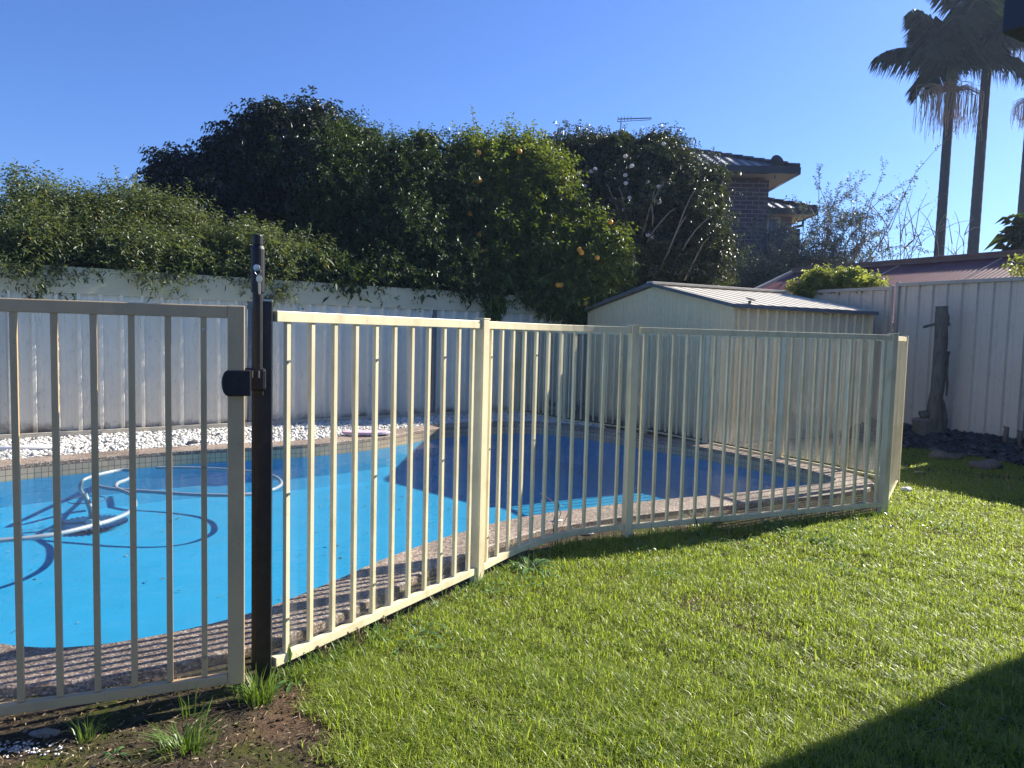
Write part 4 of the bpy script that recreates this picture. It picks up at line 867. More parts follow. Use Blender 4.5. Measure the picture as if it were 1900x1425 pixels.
# ------------------------------------------------------------ palms
def palm(label, base_uv, top_uv, y, w0, rng, nfr=14, infl=None, flen=2.6, shaft=0.9, extra=None):
    b = Vector(D(*base_uv, y)); t_ = Vector(D(*top_uv, y)); d = (t_-b).normalized()
    g0 = b+d*(-(b.z)/d.z)
    root = thing('palm_tree', g0, label, 'palm', 'palms behind the red roof')
    n = 60; pts = [g0.lerp(t_-d*shaft, i/n) for i in range(n+1)]
    MB().tube(pts, [w0*(1.05-0.22*i/n)*(1.0+(0.035 if i % 2 else 0)) for i in range(n+1)], 14).build('trunk', M['palm_bark'], root, smooth=True)
    MB().tube([t_-d*shaft, t_-d*shaft*0.75, t_-d*shaft*0.2, t_], [w0*0.83, w0*0.98, w0*0.85, w0*0.5], 14).build('crownshaft', M['crownshaft'], root, smooth=True)
    for k in range(nfr):
        a = k*2.399+rng.uniform(-.2, .2); el = 1.5-1.25*(k/nfr)+rng.uniform(-.1, .1); h = Vector((math.cos(a), math.sin(a), 0)); L = flen*rng.uniform(0.85, 1.1)
        pth = []; 
        for i in range(17):
            s = i/16; ang_ = el-(0.85+0.6*k/nfr)*s**1.7
            if i == 0: p = t_-d*0.1; pth.append(p.copy()); continue
            p = pth[-1]+(h*math.cos(ang_)+Vector((0,0,math.sin(ang_))))*(L/16); pth.append(p)
        fr = MB().tube(pth, [0.035*(1-0.85*i/16) for i in range(17)], 5).build('frond', M['leaf_palm'], root, smooth=True)
        P = []; Dd = []; LL = []
        A = np.array([tuple(p) for p in pth])
        for i in range(6, 130):
            s = i/130; x = s*16; j = min(int(x), 15); p = A[j]+(A[j+1]-A[j])*(x-j); tg = A[min(j+1, 16)]-A[j]; tg = tg/np.linalg.norm(tg)
            sd2 = np.cross(tg, [0, 0, 1.0]); sd2 = sd2/max(np.linalg.norm(sd2), 1e-6)
            for sg in (-1, 1):
                P.append(p); Dd.append(sd2*sg*0.75+tg*0.45+np.array([0, 0, -0.6])+rng.normal(size=3)*0.16); LL.append(0.85*math.sin(math.pi*(0.12+0.8*s))**0.7*rng.uniform(.85, 1.1))
        v, f = leaves(np.array(P), np.array(Dd), np.array(LL), np.full(len(P), 0.028), rng, fold=0.2, droop=0.35)
        mesh_obj('leaflets', v, f, M['leaf_palm'], fr)
    for (iu, iv, ru, ln_) in (infl or ()):
        c = Vector(D(iu, iv, y-0.1)); P = []; Dd = []; 
        q = MB()
        for k in range(150):
            a = rng.uniform(0, 6.28); rr_ = ru*y/FPX*rng.uniform(0.15, 1.0); e = c+Vector((math.cos(a)*rr_, math.sin(a)*rr_*0.6, rng.uniform(-.15, .25)*rr_))
            l = ln_*y/FPX*rng.uniform(0.5, 1.0)
            q.tube([c, c.lerp(e, 0.6)+Vector((0,0,0.16)), e, e+Vector((rng.uniform(-.05,.05), 0, -l*0.5)), e+Vector((rng.uniform(-.12,.12), rng.uniform(-.1,.1), -l))], [0.012, 0.010, 0.009, 0.009, 0.005], 3, cap=False)
        q.build('seed_strings', M['leaf_dry'], root)
    return root
M['crownshaft'] = paint('palm_crownshaft', (0.10, 0.13, 0.055), 0.5, (0.2, 0.18, 0.1), 0.5, 3, 0.4)
palm('left of the two tall palms, with a pale seed skirt below its green crownshaft', (1742,475), (1768,112), 24, 0.155, rngf(21), 14, [(1762,172,62,85)])
palm('right of the two tall palms, with a large brown seed cluster under its fronds', (1805,470), (1836,60), 26, 0.18, rngf(22), 13, [(1856,62,58,85), (1838,30,40,60)], shaft=1.2)
palm('palm at the right frame edge, only its trunk and seed strings showing', (1897,400), (1925,60), 25, 0.16, rngf(23), 9, [(1918,195,38,45)])

# ------------------------------------------------------------ stump, mulch, pebbles
rs = rngf(31)
sb = Vector((5.05, 8.85, 0.08))
def SP(u, v): return Vector(D(u, v, 8.85))
root = thing('tree_stump', SP(1740, 812), 'tall dead grey tree stump with cut top and stub branches, standing before the side fence', 'tree stump')
def lumpy(pts, rs_, n=14, seed=0, amp=0.14):
    mb = MB(); mb.tube(pts, rs_, n); r_ = rngf(seed); vs = np.array(mb.v); nn = len(pts)
    for i in range(nn):
        c = np.array(pts[i])
        for k in range(n):
            j = i*n+k; f_ = 1+amp*math.sin(k*1.9+i*0.35)+amp*0.7*math.sin(k*3.1+1+i*0.6)+r_.normal()*0.02
            vs[j] = c+(vs[j]-c)*f_
    mb.v = [tuple(x) for x in vs]; return mb
def path(uvs, n=4):
    P = [SP(u, v) for u, v, _ in uvs]; r_ = [x[2]*8.85/FPX for x in uvs]; pts = []; rr_ = []
    for i in range(len(P)-1):
        for k in range(n): t = k/n; pts.append(P[i].lerp(P[i+1], t)); rr_.append(r_[i]+(r_[i+1]-r_[i])*t)
    pts.append(P[-1]); rr_.append(r_[-1]); return pts, rr_
p_, r_ = path([(1735,818,19),(1733,795,14),(1735,750,12),(1741,700,11),(1744,650,10),(1747,610,9.5),(1748,588,11.5),(1748,568,10)])
lumpy(p_, r_, 14, 3).build('trunk', M['stump_bark'], root, smooth=True)
p_, r_ = path([(1749,812,5),(1750,780,7),(1748,745,4),(1747,735,1.5)]); lumpy(p_, r_, 9, 4).build('bark_flap', M['stump_bark'], root, smooth=True)
p_, r_ = path([(1716,818,18),(1713,795,17),(1711,778,18)]); o = lumpy(p_, r_, 14, 5, 0.06); ob = o.build('side_stub', M['stump_bark'], root, smooth=True)
MB().tube([SP(1711,778)+Vector((0,0,0)), SP(1711,776)], [0.112, 0.10], 14).build('cut_face', M['cut_wood'], root)
p_, r_ = path([(1709,770,8),(1716,768,7),(1722,772,5)]); lumpy(p_, r_, 8, 6).build('knot', M['stump_bark'], root, smooth=True)
p_, r_ = path([(1734,602,3),(1725,604,3),(1713,607,2.5)]); lumpy(p_, r_, 6, 7).build('branch_stub', M['stump_bark'], root)
p_, r_ = path([(1744,690,5),(1752,668,5),(1758,656,4),(1762,653,2)]); lumpy(p_, r_, 8, 8).build('branch_stub', M['stump_bark'], root)
p_, r_ = path([(1758,660,2.4),(1757,690,2.2),(1758,712,3),(1756,735,1.6)]); lumpy(p_, r_, 6, 9).build('dead_twig', M['stump_bark'], root)
p_, r_ = path([(1757,602,4),(1762,601,3)],2); lumpy(p_, r_, 6, 10).build('branch_stub', M['stump_bark'], root)
for u, v in ((1867, 800), (1893, 808)):
    c = Vector(D(u, v, 7.9)); q = lumpy([c+Vector((0,0,-.12)), c+Vector((.0,0,0)), c+Vector((.01,0,.05))], [.03,.025,.018], 8, u)
    q.tube([c, c+Vector((-.03,0,.06))], [.014,.006], 6)
    o = q.build('sawn_stub', M['stump_bark'], None, smooth=True); tag(o, 'small sawn-off stub at the foot of the side fence, %s' % ('nearer the tree stump' if u < 1880 else 'nearest the right frame edge'), 'stub', 'sawn stubs in the slate bed')
# slate bed
q = MB(); nb = 26; vs = []
for i in range(nb+1):
    s = -5.2+8.2*i/nb
    for w_, z in ((0.03, 0.13), (0.35, 0.12), (0.7, 0.07), (0.98+0.12*math.sin(i*1.1), -0.01)):
        p = fp(s)+rn*w_; vs.append((p.x, p.y, z+0.015*math.sin(i*1.7+w_*5)))
q.add(vs, [(4*i+k, 4*i+4+k, 4*i+5+k, 4*i+1+k) for i in range(nb) for k in range(3)])
bed = q.build('garden_bed', M['soil'], None, smooth=True); bed['kind'] = 'structure'
def shards(P, size, rng, mat, name, flat=0.25, tilt=0.5):
    n = len(P); base = np.array([[-1,-.7,0],[.2,-1,0],[1,-.3,0],[.7,.8,0],[-.5,1,0]]); th = flat
    s = size*rng.uniform(.5, 1.3, n); a = rng.uniform(0, 6.28, n); tx = rng.normal(size=n)*tilt; ty = rng.normal(size=n)*tilt
    V = np.concatenate([base+[0,0,-th/2], base*0.93+[0,0,th/2]])[None]*s[:, None, None]
    x = V[..., 0]*np.cos(a)[:, None]-V[..., 1]*np.sin(a)[:, None]; y = V[..., 0]*np.sin(a)[:, None]+V[..., 1]*np.cos(a)[:, None]
    z = V[..., 2]+x*tx[:, None]*0.6+y*ty[:, None]*0.6
    V = np.stack([x, y, z], -1)+P[:, None, :]
    k = (np.arange(n)*10)[:, None]
    f = [np.concatenate([k+5, k+6, k+7], 1), np.concatenate([k+5, k+7, k+8], 1), np.concatenate([k+5, k+8, k+9], 1)]
    for i in range(5):
        j = (i+1) % 5; f += [np.concatenate([k+i, k+j, k+5+j], 1), np.concatenate([k+i, k+5+j, k+5+i], 1)]
    return mesh_obj(name, V.reshape(-1, 3), np.concatenate(f), mat, None)
n = 5200; s = rs.uniform(-4.5, 2.6, n); w_ = rs.uniform(0.02, 1.02, n)**0.9
P = np.stack([F0.x+rd.x*s+rn.x*w_, F0.y+rd.y*s+rn.y*w_, 0.135-0.13*np.clip((w_-0.3)/0.7, 0, 1)**1.2+rs.uniform(0, 0.02, n)], 1)
o = shards(P, 0.036, rs, M['slate'], 'slate_chips'); tag(o, 'dark slate chips piled along the foot of the side fence', 'slate chips', kind='stuff')
# two rough edging stones
for u, v, y in ((1755, 838, 7.6), (1830, 842, 7.1)):
    c = Vector(D(u, v, y)); c.z = 0.03; vs, fs = ico(c, 0.16, 3, (1.1, .5, .38)); vs = [(a+0.02*math.sin(b*31+a*17), b, z+0.02*math.sin(a*23)) for a, b, z in vs]
    q = MB(); q.add(vs, fs); o = q.build('edging_stone', M['stump_bark'], None, smooth=True); tag(o, 'rough brown edging stone at the front of the slate bed, %s' % ('below the tree stump' if u < 1800 else 'nearer the right frame edge'), 'stone', 'edging stones of the slate bed')
# white pebbles
def pebbles(P, size, rng, mat, name):
    import bmesh
    bm = bmesh.new(); bmesh.ops.create_icosphere(bm, subdivisions=1, radius=1); b0 = np.array([v.co[:] for v in bm.verts]); F = np.array([[v.index for v in f.verts] for f in bm.faces]); bm.free()
    bm = bmesh.new(); bmesh.ops.create_icosphere(bm, subdivisions=2, radius=1); b0 = np.array([v.co[:] for v in bm.verts]); F = np.array([[v.index for v in f.verts] for f in bm.faces]); bm.free()
    n = len(P); s = size*rng.uniform(.6, 1.35, (n, 1, 1)); a = rng.uniform(0, 6.28, n)[:, None]
    V = b0[None]*np.stack([rng.uniform(.9, 1.4, n), rng.uniform(.65, 1, n), rng.uniform(.5, .75, n)], 1)[:, None, :]*s
    x = V[..., 0]*np.cos(a)-V[..., 1]*np.sin(a); y = V[..., 0]*np.sin(a)+V[..., 1]*np.cos(a); z = V[..., 2]+x*rng.normal(size=(n, 1))*0.3
    V = np.stack([x, y, z], -1)+P[:, None, :]
    Fa = (F[None]+(np.arange(n)*len(b0))[:, None, None]).reshape(-1, 3)
    return mesh_obj(name, V.reshape(-1, 3), Fa, mat, None, smooth=True)
PO = np.array([(p.x, p.y) for p in offset(PC, SG*0.30)])
def in_poly(X, Y, poly):
    c = np.zeros(len(X), bool); n = len(poly); j = n-1
    for i in range(n):
        xi, yi = poly[i]; xj, yj = poly[j]
        m_ = ((yi > Y) != (yj > Y)) & (X < (xj-xi)*(Y-yi)/(yj-yi+1e-12)+xi); c ^= m_; j = i
    return c
rp = rngf(33); n = 62000
X = rp.uniform(-5.6, 1.2, n); Y = rp.uniform(5.6, 11.3, n)
db = (X-B0.x)*bn.x+(Y-B0.y)*bn.y         # distance from back fence, yard side positive
k4 = (P6-P4); side4 = (X-P4.x)*k4.y-(Y-P4.y)*k4.x
ok = (db > 0.03) & (db < 2.4) & ~in_poly(X, Y, PO) & ~((X > 0.1) & (side4 > -0.0)) & (Y > 5.9)
# mask to beyond the far side of the pool
X, Y = X[ok], Y[ok]; keep = rp.uniform(size=len(X)) < 0.9; X, Y = X[keep], Y[keep]
P = np.stack([X, Y, rp.uniform(0.002, 0.03, len(X))], 1)
o = pebbles(P, 0.017, rp, M['pebble'], 'white_pebbles'); tag(o, 'white rounded pebbles filling the strip between the pool coping and the back fence', 'pebbles', kind='stuff')
print('pebbles', len(X))
# things lying on the pebbles
c = Vector(G(680, 805, 0.05)); pts = []
for k in range(28):
    a = 2*math.pi*k/28; x = math.cos(a)*0.27; y = math.sin(a)*0.125*(1-0.12*math.cos(a)); pts.append((x, y))
def disc_pts(sc, z): return [c+Vector((x*sc*0.97+y*0.25*sc, y*sc+0.06*x, z)) for x, y in pts]
q = MB(); L1 = disc_pts(0.96, 0.0); L2 = disc_pts(1.0, 0.012); L3 = disc_pts(0.97, 0.03); vs = L1+L2+L3; n_ = 28
q.add(vs, [tuple(reversed(range(n_)))]+[(i, (i+1)%n_, n_+(i+1)%n_, n_+i) for i in range(n_)]+[(n_+i, n_+(i+1)%n_, 2*n_+(i+1)%n_, 2*n_+i) for i in range(n_)]+[tuple(range(2*n_, 3*n_))])
o = q.build('kickboard', M['pink'], None); tag(o, 'faded pink oval kickboard lying on the white pebbles', 'kickboard')
a = G(-80, 836, 0.03); b = G(108, 829, 0.05)
o = MB().tube([a, a.lerp(b, .5), b], 0.027, 12).build('drain_pipe', M['white'], None, smooth=True); tag(o, 'white plastic pipe lying on the pebbles at the foot of the back fence, far left', 'pipe')
c = Vector(G(358, 822, 0.03)); vs, fs = ico(c, 0.05, 2, (1.3, .9, .5)); vs = [(x+.01*math.sin(z*90+y*50), y, z+.008*math.sin(x*80)) for x, y, z in vs]
q = MB(); q.add(vs, fs); o = q.build('dark_stone', M['slate'], None); tag(o, 'single dark stone among the white pebbles', 'stone')
# ------------------------------------------------------------ hose and cleaner in the pool
def spline3(pts, k=8, closed=False):
    out = []; n = len(pts)
    for i in range(n-1):
        p0, p1, p2, p3 = [Vector(pts[min(max(i+j-1, 0), n-1)]) for j in range(4)]
        for s in range(k):
            t = s/k; out.append(0.5*((2*p1)+(p2-p0)*t+(2*p0-5*p1+4*p2-p3)*t*t+(3*p1-p0-3*p2+p3)*t**3))
    out.append(Vector(pts[-1])); return out
uvh = [(-90,1012,0),(0,1003,0),(55,998,0),(110,990,0),(175,974,0),(215,962,0),(243,948,0),(251,934,0),(243,918,0),(225,910,0),(215,904,0),(219,896,0),(235,890,0),(247,882,0),(247,875,0),(232,872,0),(212,874,0),(185,880,0),(160,888,0),(150,897,-.03),(150,910,-.10),(163,925,-.20),(168,942,-.29)]
hp3 = [tuple(G(u, v, ZW+0.0+dz)) for u, v, dz in uvh]
root = thing('pool_cleaner_hose', G(100, 990, ZW), 'long pale ribbed hose floating in loops at the left end of the pool', 'hose')
q = MB(); q.tube(spline3(hp3, 14), [0.0135*(1.0+0.12*(i % 2)) for i in range(len(spline3(hp3, 14)))], 10); q.build('hose_loop', M['hose'], root, smooth=True)
uv2 = [(176,893),(182,902),(205,907),(240,910),(300,914),(360,918),(430,919),(480,915),(512,906),(522,896),(508,884),(470,876),(400,870),(330,868),(290,868)]
q = MB(); pts = spline3([tuple(G(u, v, ZW-0.002)) for u, v in uv2], 12); q.tube(pts, [0.0135*(1.0+0.12*(i % 2)) for i in range(len(pts))], 10); q.build('hose_loop', M['hose'], root, smooth=True)
cz = ZF+0.02; cc = Vector(G(178, 958, cz))
cc = Vector((D(172, 958, 5.75).x, 5.75, cz)); root = thing('pool_cleaner', cc, 'finned disc pool cleaner sitting on the blue pool floor under the hose', 'pool cleaner')
q = MB(); nfin = 36; vs = []
for k in range(nfin*2):
    a = math.pi*k/nfin; rr_ = 0.25 if k % 2 else 0.19; a2 = a+(0.05 if k % 2 else 0); vs.append(cc+Vector((math.cos(a2)*rr_, math.sin(a2)*rr_, 0.012)))
q.prism(vs, (0, 0, 0.012)); q.build('finned_disc', M['cleaner_rubber'], root)
MB().tube([cc+Vector((0,0,.02)), cc+Vector((0,0,.05)), cc+Vector((0,0,.055))], [0.055, 0.04, 0.02], 16).build('foot', M['white'], root)
MB().tube([cc+Vector((.01,0,.04)), cc+Vector((-.02,0.01,.13)), cc+Vector((-.05,0.01,.2)), cc+Vector((-.07,0.01,.25))], [0.032, 0.024, 0.02, 0.022], 12).build('body', M['hose'], root, smooth=True)
cq = cc+Vector((-.045,0,.2)); rg = [cq+Vector((math.cos(a)*0.13, math.sin(a)*0.13, 0)) for a in [2*math.pi*i/24 for i in range(25)]]
MB().tube(rg, 0.004, 5, cap=False).build('wheel_deflector', M['cleaner_rubber'], root)
# leaves lying on the pool floor
rl = rngf(41); n = 150; X = rl.uniform(-4.4, 0.8, n*3); Y = rl.uniform(3.0, 7.6, n*3); ok = in_poly(X, Y, np.array([(p.x, p.y) for p in offset(PC, -SG*0.25)])); X = X[ok][:n]; Y = Y[ok][:n]
P = np.stack([X, Y, np.full(len(X), ZF+0.008)], 1); dv = rl.normal(size=P.shape); dv[:, 2] = 0.05
v, f = leaves(P, dv, rl.uniform(.012, .055, len(P)), rl.uniform(.004, .016, len(P)), rl, 0.1, 0)
o = mesh_obj('sunken_leaves', v, f, M['straw'], None); tag(o, 'specks of brown leaf litter lying on the blue pool floor', 'leaf litter', kind='stuff')
# ------------------------------------------------------------ lawn
FENCE = [V2(-1.9, 1.86), Gb, Ga, Pa, Pb]+curve3(m1, ctl, Pc, 8)[1:]+[Pd]
def right_of_fence(X, Y):     # True on the lawn side of the pool fence
    FP = [(p.x, p.y) for p in FENCE]; poly = [(-1.9, 1.0)]+FP+[(P1.x, P1.y), (3.1, 6.9), (2.7, 7.6), (9, 12), (9, 0.5)]
    return in_poly(X, Y, np.array(poly))
DIRT = np.array([tuple(g2(u, v, 0)) for u, v in ((500,1262),(560,1268),(592,1300),(600,1345),(622,1380),(650,1430),(700,1600))]+[(-3, 0.5), (-3, 2.5), tuple(g2(0, 1250, 0))])
def blades(X, Y, rng, h, w_, bend=0.6, zbase=0.0, yaw=None):
    n = len(X); a = rng.uniform(0, 6.28, n) if yaw is None else yaw; H = h*rng.uniform(0.45, 1.25, n); B_ = H*rng.uniform(0.1, 1.0, n)*bend
    dx, dy = np.cos(a), np.sin(a); px, py = -dy, dx; W = w_*rng.uniform(.7, 1.3, n)/2
    z0 = np.zeros(n)+zbase
    def pt(t, ws): return np.stack([X+dx*B_*t**2+px*W*ws, Y+dy*B_*t**2+py*W*ws, z0+H*(t-0.28*t*t*(B_/H))], 1)
    v = np.stack([pt(0, -1), pt(0, 1), pt(.5, -.85), pt(.5, .85), pt(.8, -.5), pt(.8, .5), pt(1, 0)], 1).reshape(-1, 3)
    k = np.arange(n)*7
    f = [np.stack(x, 1) for x in ((k, k+1, k+3), (k, k+3, k+2), (k+2, k+3, k+5), (k+2, k+5, k+4), (k+4, k+5, k+6))]
    return v, np.concatenate(f)
rg_ = rngf(51); parts = []
def fbm(X, Y, s):  # cheap smooth clumping field
    return (np.sin(X*s*1.3+1.7*np.sin(Y*s*.9))+np.sin(Y*s*1.1+1.3*np.sin(X*s*1.4+2))+np.sin((X+Y)*s*2.3+1)*.5)/2.5
for (y0, y1, dens, hh, ww) in ((1.2, 2.6, 42000, .036, .0026), (2.6, 3.8, 30000, .034, .0030), (3.8, 5.4, 18000, .030, .0038), (5.4, 8.3, 9000, .032, .0055), (8.3, 10.5, 2500, .038, .008)):
    xm0, xm1 = -1.6, min(y1*0.78+0.5, 8.0); n = int((y1-y0)*(xm1-xm0)*dens)
    X = rg_.uniform(xm0, xm1, n); Y = rg_.uniform(y0, y1, n)
    jx, jy = rg_.normal(0, 0.025, n)+0.05*np.sin(Y*23), rg_.normal(0, 0.025, n)+0.04*np.sin(X*19)
    ok = right_of_fence(X, Y) & ~in_poly(X+jx, Y+jy, DIRT) & (np.abs(X) < Y*0.80+0.25)
    df = (X-F0.x)*rn.x+(Y-F0.y)*rn.y; ok &= (df > 0.95)
    cl = fbm(X, Y, 3.1); fine = fbm(X, Y, 17)
    ok &= rg_.uniform(size=n) < (0.72+0.32*cl+0.22*fine)
    # worn edge beside the dirt
    X, Y, cl, fine = X[ok], Y[ok], cl[ok], fine[ok]
    hmul = 1+0.35*cl+0.3*fine
    parts.append(blades(X, Y, rg_, hh*hmul, ww, 1.7))
    k_ = rg_.uniform(size=len(X)) < 0.05; parts.append(blades(X[k_], Y[k_], rg_, hh*1.7, ww, 1.5))
v, f = cat(parts); print('grass blades', len(v)//7)
o = mesh_obj('lawn_grass', v, f, M['grass'], None); tag(o, 'bright green mown lawn grass on the yard side of the pool fence', 'grass', kind='stuff')
# taller fringe along fence
X = []; Y = []
for a, b in zip(FENCE[3:], FENCE[4:]):
    L = (b-a).length; k = int(L*520); t = rg_.uniform(0, 1, k); d = (b-a)/L; off = rg_.normal(0.05, 0.05, k)
    X += list(a.x+d.x*t*L+d.y*off); Y += list(a.y+d.y*t*L-d.x*off)
X = np.array(X); Y = np.array(Y); keep = rg_.uniform(size=len(X)) < 0.35+0.5*(fbm(X, Y, 5) > 0.1); X, Y = X[keep], Y[keep]
v, f = blades(X, Y, rg_, 0.075, 0.0045, 1.2); o = mesh_obj('fence_foot_grass', v, f, M['grass_tuft'], None); tag(o, 'longer untrimmed grass along the foot of the pool fence', 'grass', kind='stuff')
# straw and litter on the dirt by the gate
n = 22000; X = rg_.uniform(-2.2, 0.2, n); Y = rg_.uniform(1.3, 2.9, n); ok = in_poly(X, Y, DIRT); X, Y = X[ok], Y[ok]
keep = rg_.uniform(size=len(X)) < 0.45+0.5*fbm(X, Y, 4); X, Y = X[keep], Y[keep]
P = np.stack([X, Y, rg_.uniform(0.001, 0.012, len(X))], 1); dv = rg_.normal(size=P.shape); dv[:, 2] *= 0.18
v, f = leaves(P, dv, rg_.uniform(.008, .038, len(P)), rg_.uniform(.0015, .005, len(P)), rg_, 0.3, 0)
X = rg_.uniform(-1.0, 3.0, 5000); Y = rg_.uniform(2.2, 6, 5000); ok = ~right_of_fence(X, Y) & ~in_poly(X, Y, PO); X, Y = X[ok], Y[ok]
P = np.stack([X, Y, rg_.uniform(0.001, 0.015, len(X))], 1); dv = rg_.normal(size=P.shape); dv[:, 2] *= 0.3
v2, f2 = leaves(P, dv, rg_.uniform(.01, .06, len(P)), rg_.uniform(.0015, .005, len(P)), rg_, 0.3, 0)
v, f = cat([(v, f), (v2, f2)]); o = mesh_obj('dry_litter', v, f, M['straw'], None); tag(o, 'dry straw and twig litter scattered on the bare soil round the gate', 'litter', kind='stuff')
def lawn_scatter(n):
    X = rg_.uniform(-1, 7, n*3); Y = rg_.uniform(1.6, 8, n*3); k_ = right_of_fence(X, Y) & ~in_poly(X, Y, DIRT) & (X < Y*0.75+0.2); return X[k_][:n], Y[k_][:n]
X, Y = lawn_scatter(2600); k_ = (fbm(X, Y, 2.3) > 0.15) | (rg_.uniform(size=len(X)) < 0.35); X, Y = X[k_], Y[k_]
P = np.stack([X, Y, rg_.uniform(0.012, 0.03, len(X))], 1); dv = rg_.normal(size=P.shape); dv[:, 2] *= 0.3
v, f = leaves(P, dv, rg_.uniform(.02, .07, len(P)), rg_.uniform(.002, .005, len(P)), rg_, 0.3, 0.1)
o = mesh_obj('dry_clippings', v, f, M['straw'], None); tag(o, 'dry grass clippings scattered through the lawn', 'clippings', kind='stuff')
cx = [tuple(G(u, v)[:2]) for u, v in ((1440,985),(1490,1000),(1545,1012),(1600,985),(1290,1000),(1215,1065),(900,1110),(1010,1085),(1560,1060),(1700,960),(1760,985),(760,1190),(1380,1020),(1180,1020))]
PX = np.concatenate([rg_.normal(c[0], 0.09, 46) for c in cx]); PY = np.concatenate([rg_.normal(c[1], 0.09, 46) for c in cx]); k_ = right_of_fence(PX, PY); PX, PY = PX[k_], PY[k_]
P = np.stack([PX, PY, rg_.uniform(0.012, 0.035, len(PX))], 1); dv = rg_.normal(size=P.shape); dv[:, 2] = np.abs(dv[:, 2])*0.5
v, f = leaves(P, dv, rg_.uniform(.018, .04, len(P)), rg_.uniform(.014, .026, len(P)), rg_, 0.15, 0.2, up=np.tile([0, 0, 1.0], (len(P), 1)))
o = mesh_obj('clover_patches', v, f, M['weed'], None); tag(o, 'low clover and broad-leaved weeds growing through the lawn', 'clover', kind='stuff')
# soil clods
n = 3000; X = rg_.uniform(-2.0, 0.1, n); Y = rg_.uniform(1.3, 2.7, n); ok = in_poly(X, Y, DIRT); X, Y = X[ok], Y[ok]
P = np.stack([X, Y, rg_.uniform(-0.002, 0.004, len(X))], 1)
o = shards(P, 0.0045, rg_, M['soil'], 'soil_crumbs', 0.9, 0.6); tag(o, 'small crumbs of dark soil on the bare patch by the gate', 'soil', kind='stuff')
# tufts and weeds
def tuft(u, v, n, h, label, mat='grass_tuft', w_=0.004, spread=0.03, name='grass_tuft', bend=1.0):
    c = G(u, v); X = rg_.normal(c.x, spread, n); Y = rg_.normal(c.y, spread*.8, n); yaw = np.arctan2(Y-c.y, X-c.x)+rg_.normal(size=n)*.5
    vv, ff = blades(X, Y, rg_, h, w_, bend, yaw=yaw); o = mesh_obj(name, vv, ff, M[mat], None); return tag(o, label, 'grass tuft' if name == 'grass_tuft' else 'weed', 'grass tufts on the bare soil' if name == 'grass_tuft' else None)
tuft(478, 1300, 170, 0.10, 'dense green grass tuft at the foot of the black gate post', spread=0.028)
tuft(163, 1372, 34, 0.085, 'thin sparse grass tuft in front of the gate, leftmost of the tufts', w_=0.0028, spread=0.014)
tuft(345, 1388, 130, 0.075, 'wide low grass tuft on the soil, midway between the sparse tuft and the post', spread=0.035, bend=1.5)
tuft(352, 1330, 16, 0.12, 'few tall wispy stalks on the soil under the gate', w_=0.0022, spread=0.02)
def rosette(u, v, n, L, wd, label, name='broadleaf_weed', el=0.35, mat='weed'):
    c = G(u, v); parts = []
    for k in range(n):
        a = k*2.4+rg_.uniform(-.3, .3); l = L*rg_.uniform(.6, 1.15); h = np.array([math.cos(a), math.sin(a), 0]); w2 = wd*rg_.uniform(.7, 1.2); e0 = el+rg_.uniform(-.15, .45)
        p = np.array(c)+h*0.006; sd2 = np.array([-h[1], h[0], 0]); vv = []; prof = [.15, .45, .8, 1.0, .75, 0.02]
        for i, ww in enumerate(prof):
            t = i/5; e_ = e0-1.3*t; q_ = p if i == 0 else vv[-1][1]+(h*math.cos(e_)+np.array([0,0,1])*math.sin(e_))*l/5
            vv.append((q_-sd2*w2*ww/2+np.array([0,0,w2*.2*ww]), q_, q_+sd2*w2*ww/2+np.array([0,0,w2*.2*ww])))
        V = np.array([x for r3 in vv for x in r3]); F = []
        for i in range(5):
            for j in range(2): a0 = i*3+j; F += [(a0, a0+1, a0+4), (a0, a0+4, a0+3)]
        parts.append((V, np.array(F)))
    vv, ff = cat(parts); o = mesh_obj(name, vv, ff, M[mat], None, smooth=True); return tag(o, label, 'weed')
rosette(983, 1062, 34, 0.15, 0.022, 'large toothed grey-green dandelion rosette at the fence foot below the second panel', el=0.75)
rosette(545, 1262, 9, 0.12, 0.022, 'small pale weed rosette beside the black gate post', el=0.3)
rosette(630, 1238, 7, 0.09, 0.03, 'rounded weed leaves under the first fence panel', el=0.3)
rosette(1225, 1062, 16, 0.09, 0.022, 'flat dark weed rosette in the middle of the lawn', el=0.15)
rosette(1530, 1010, 18, 0.10, 0.03, 'broad-leaved weed clump on the lawn below the corner of the fence', el=0.5)
rosette(1440, 975, 12, 0.11, 0.035, 'pale clover-like weed at the foot of the third fence panel', el=0.5)
rosette(212, 1400, 8, 0.035, 0.012, 'tiny pale seedling on the bare soil', name='seedling', el=0.4)
c = G(541, 1255); e = Vector((c.x+0.0, c.y, 0.0)); vv = []; dwn = []
q = MB(); pts = [c+Vector((0,0,0)), c+Vector((-.004,0,.05)), c+Vector((-.006,0,.10))]; q.tube(pts, 0.0022, 5)
q.add([c+Vector((-.006,0,.045)), c+Vector((-.018,-.003,.075)), c+Vector((-.010,0,.118)), c+Vector((.004,-.003,.08))], [(0,1,2),(0,2,3)])
o = q.build('upright_weed', M['weed'], None); tag(o, 'single upright spoon-shaped leaf standing in front of the first fence panel', 'weed')
tuft(1300, 985, 90, 0.13, 'tall grass tuft growing through the bottom rail of the third fence panel', spread=0.05, bend=1.2, w_=0.005)
def stalks(name, label, spots, hgt, heads=True):
    q = MB()
    for u, v, h in spots:
        c = G(u, v); t = c+Vector((rg_.uniform(-.03, .03), rg_.uniform(-.02, .02), h)); m_ = c.lerp(t, .5)+Vector((rg_.uniform(-.015, .015), 0, 0)); q.tube([c, m_, t], [.0018, .0015, .0012], 5)
        if heads:
            vs, fs = ico(t, 0.0045, 1, (1, 1, 1.5)); q.add(vs, fs)
    o = q.build(name, M['straw'], None); return tag(o, label, 'weed stalks')
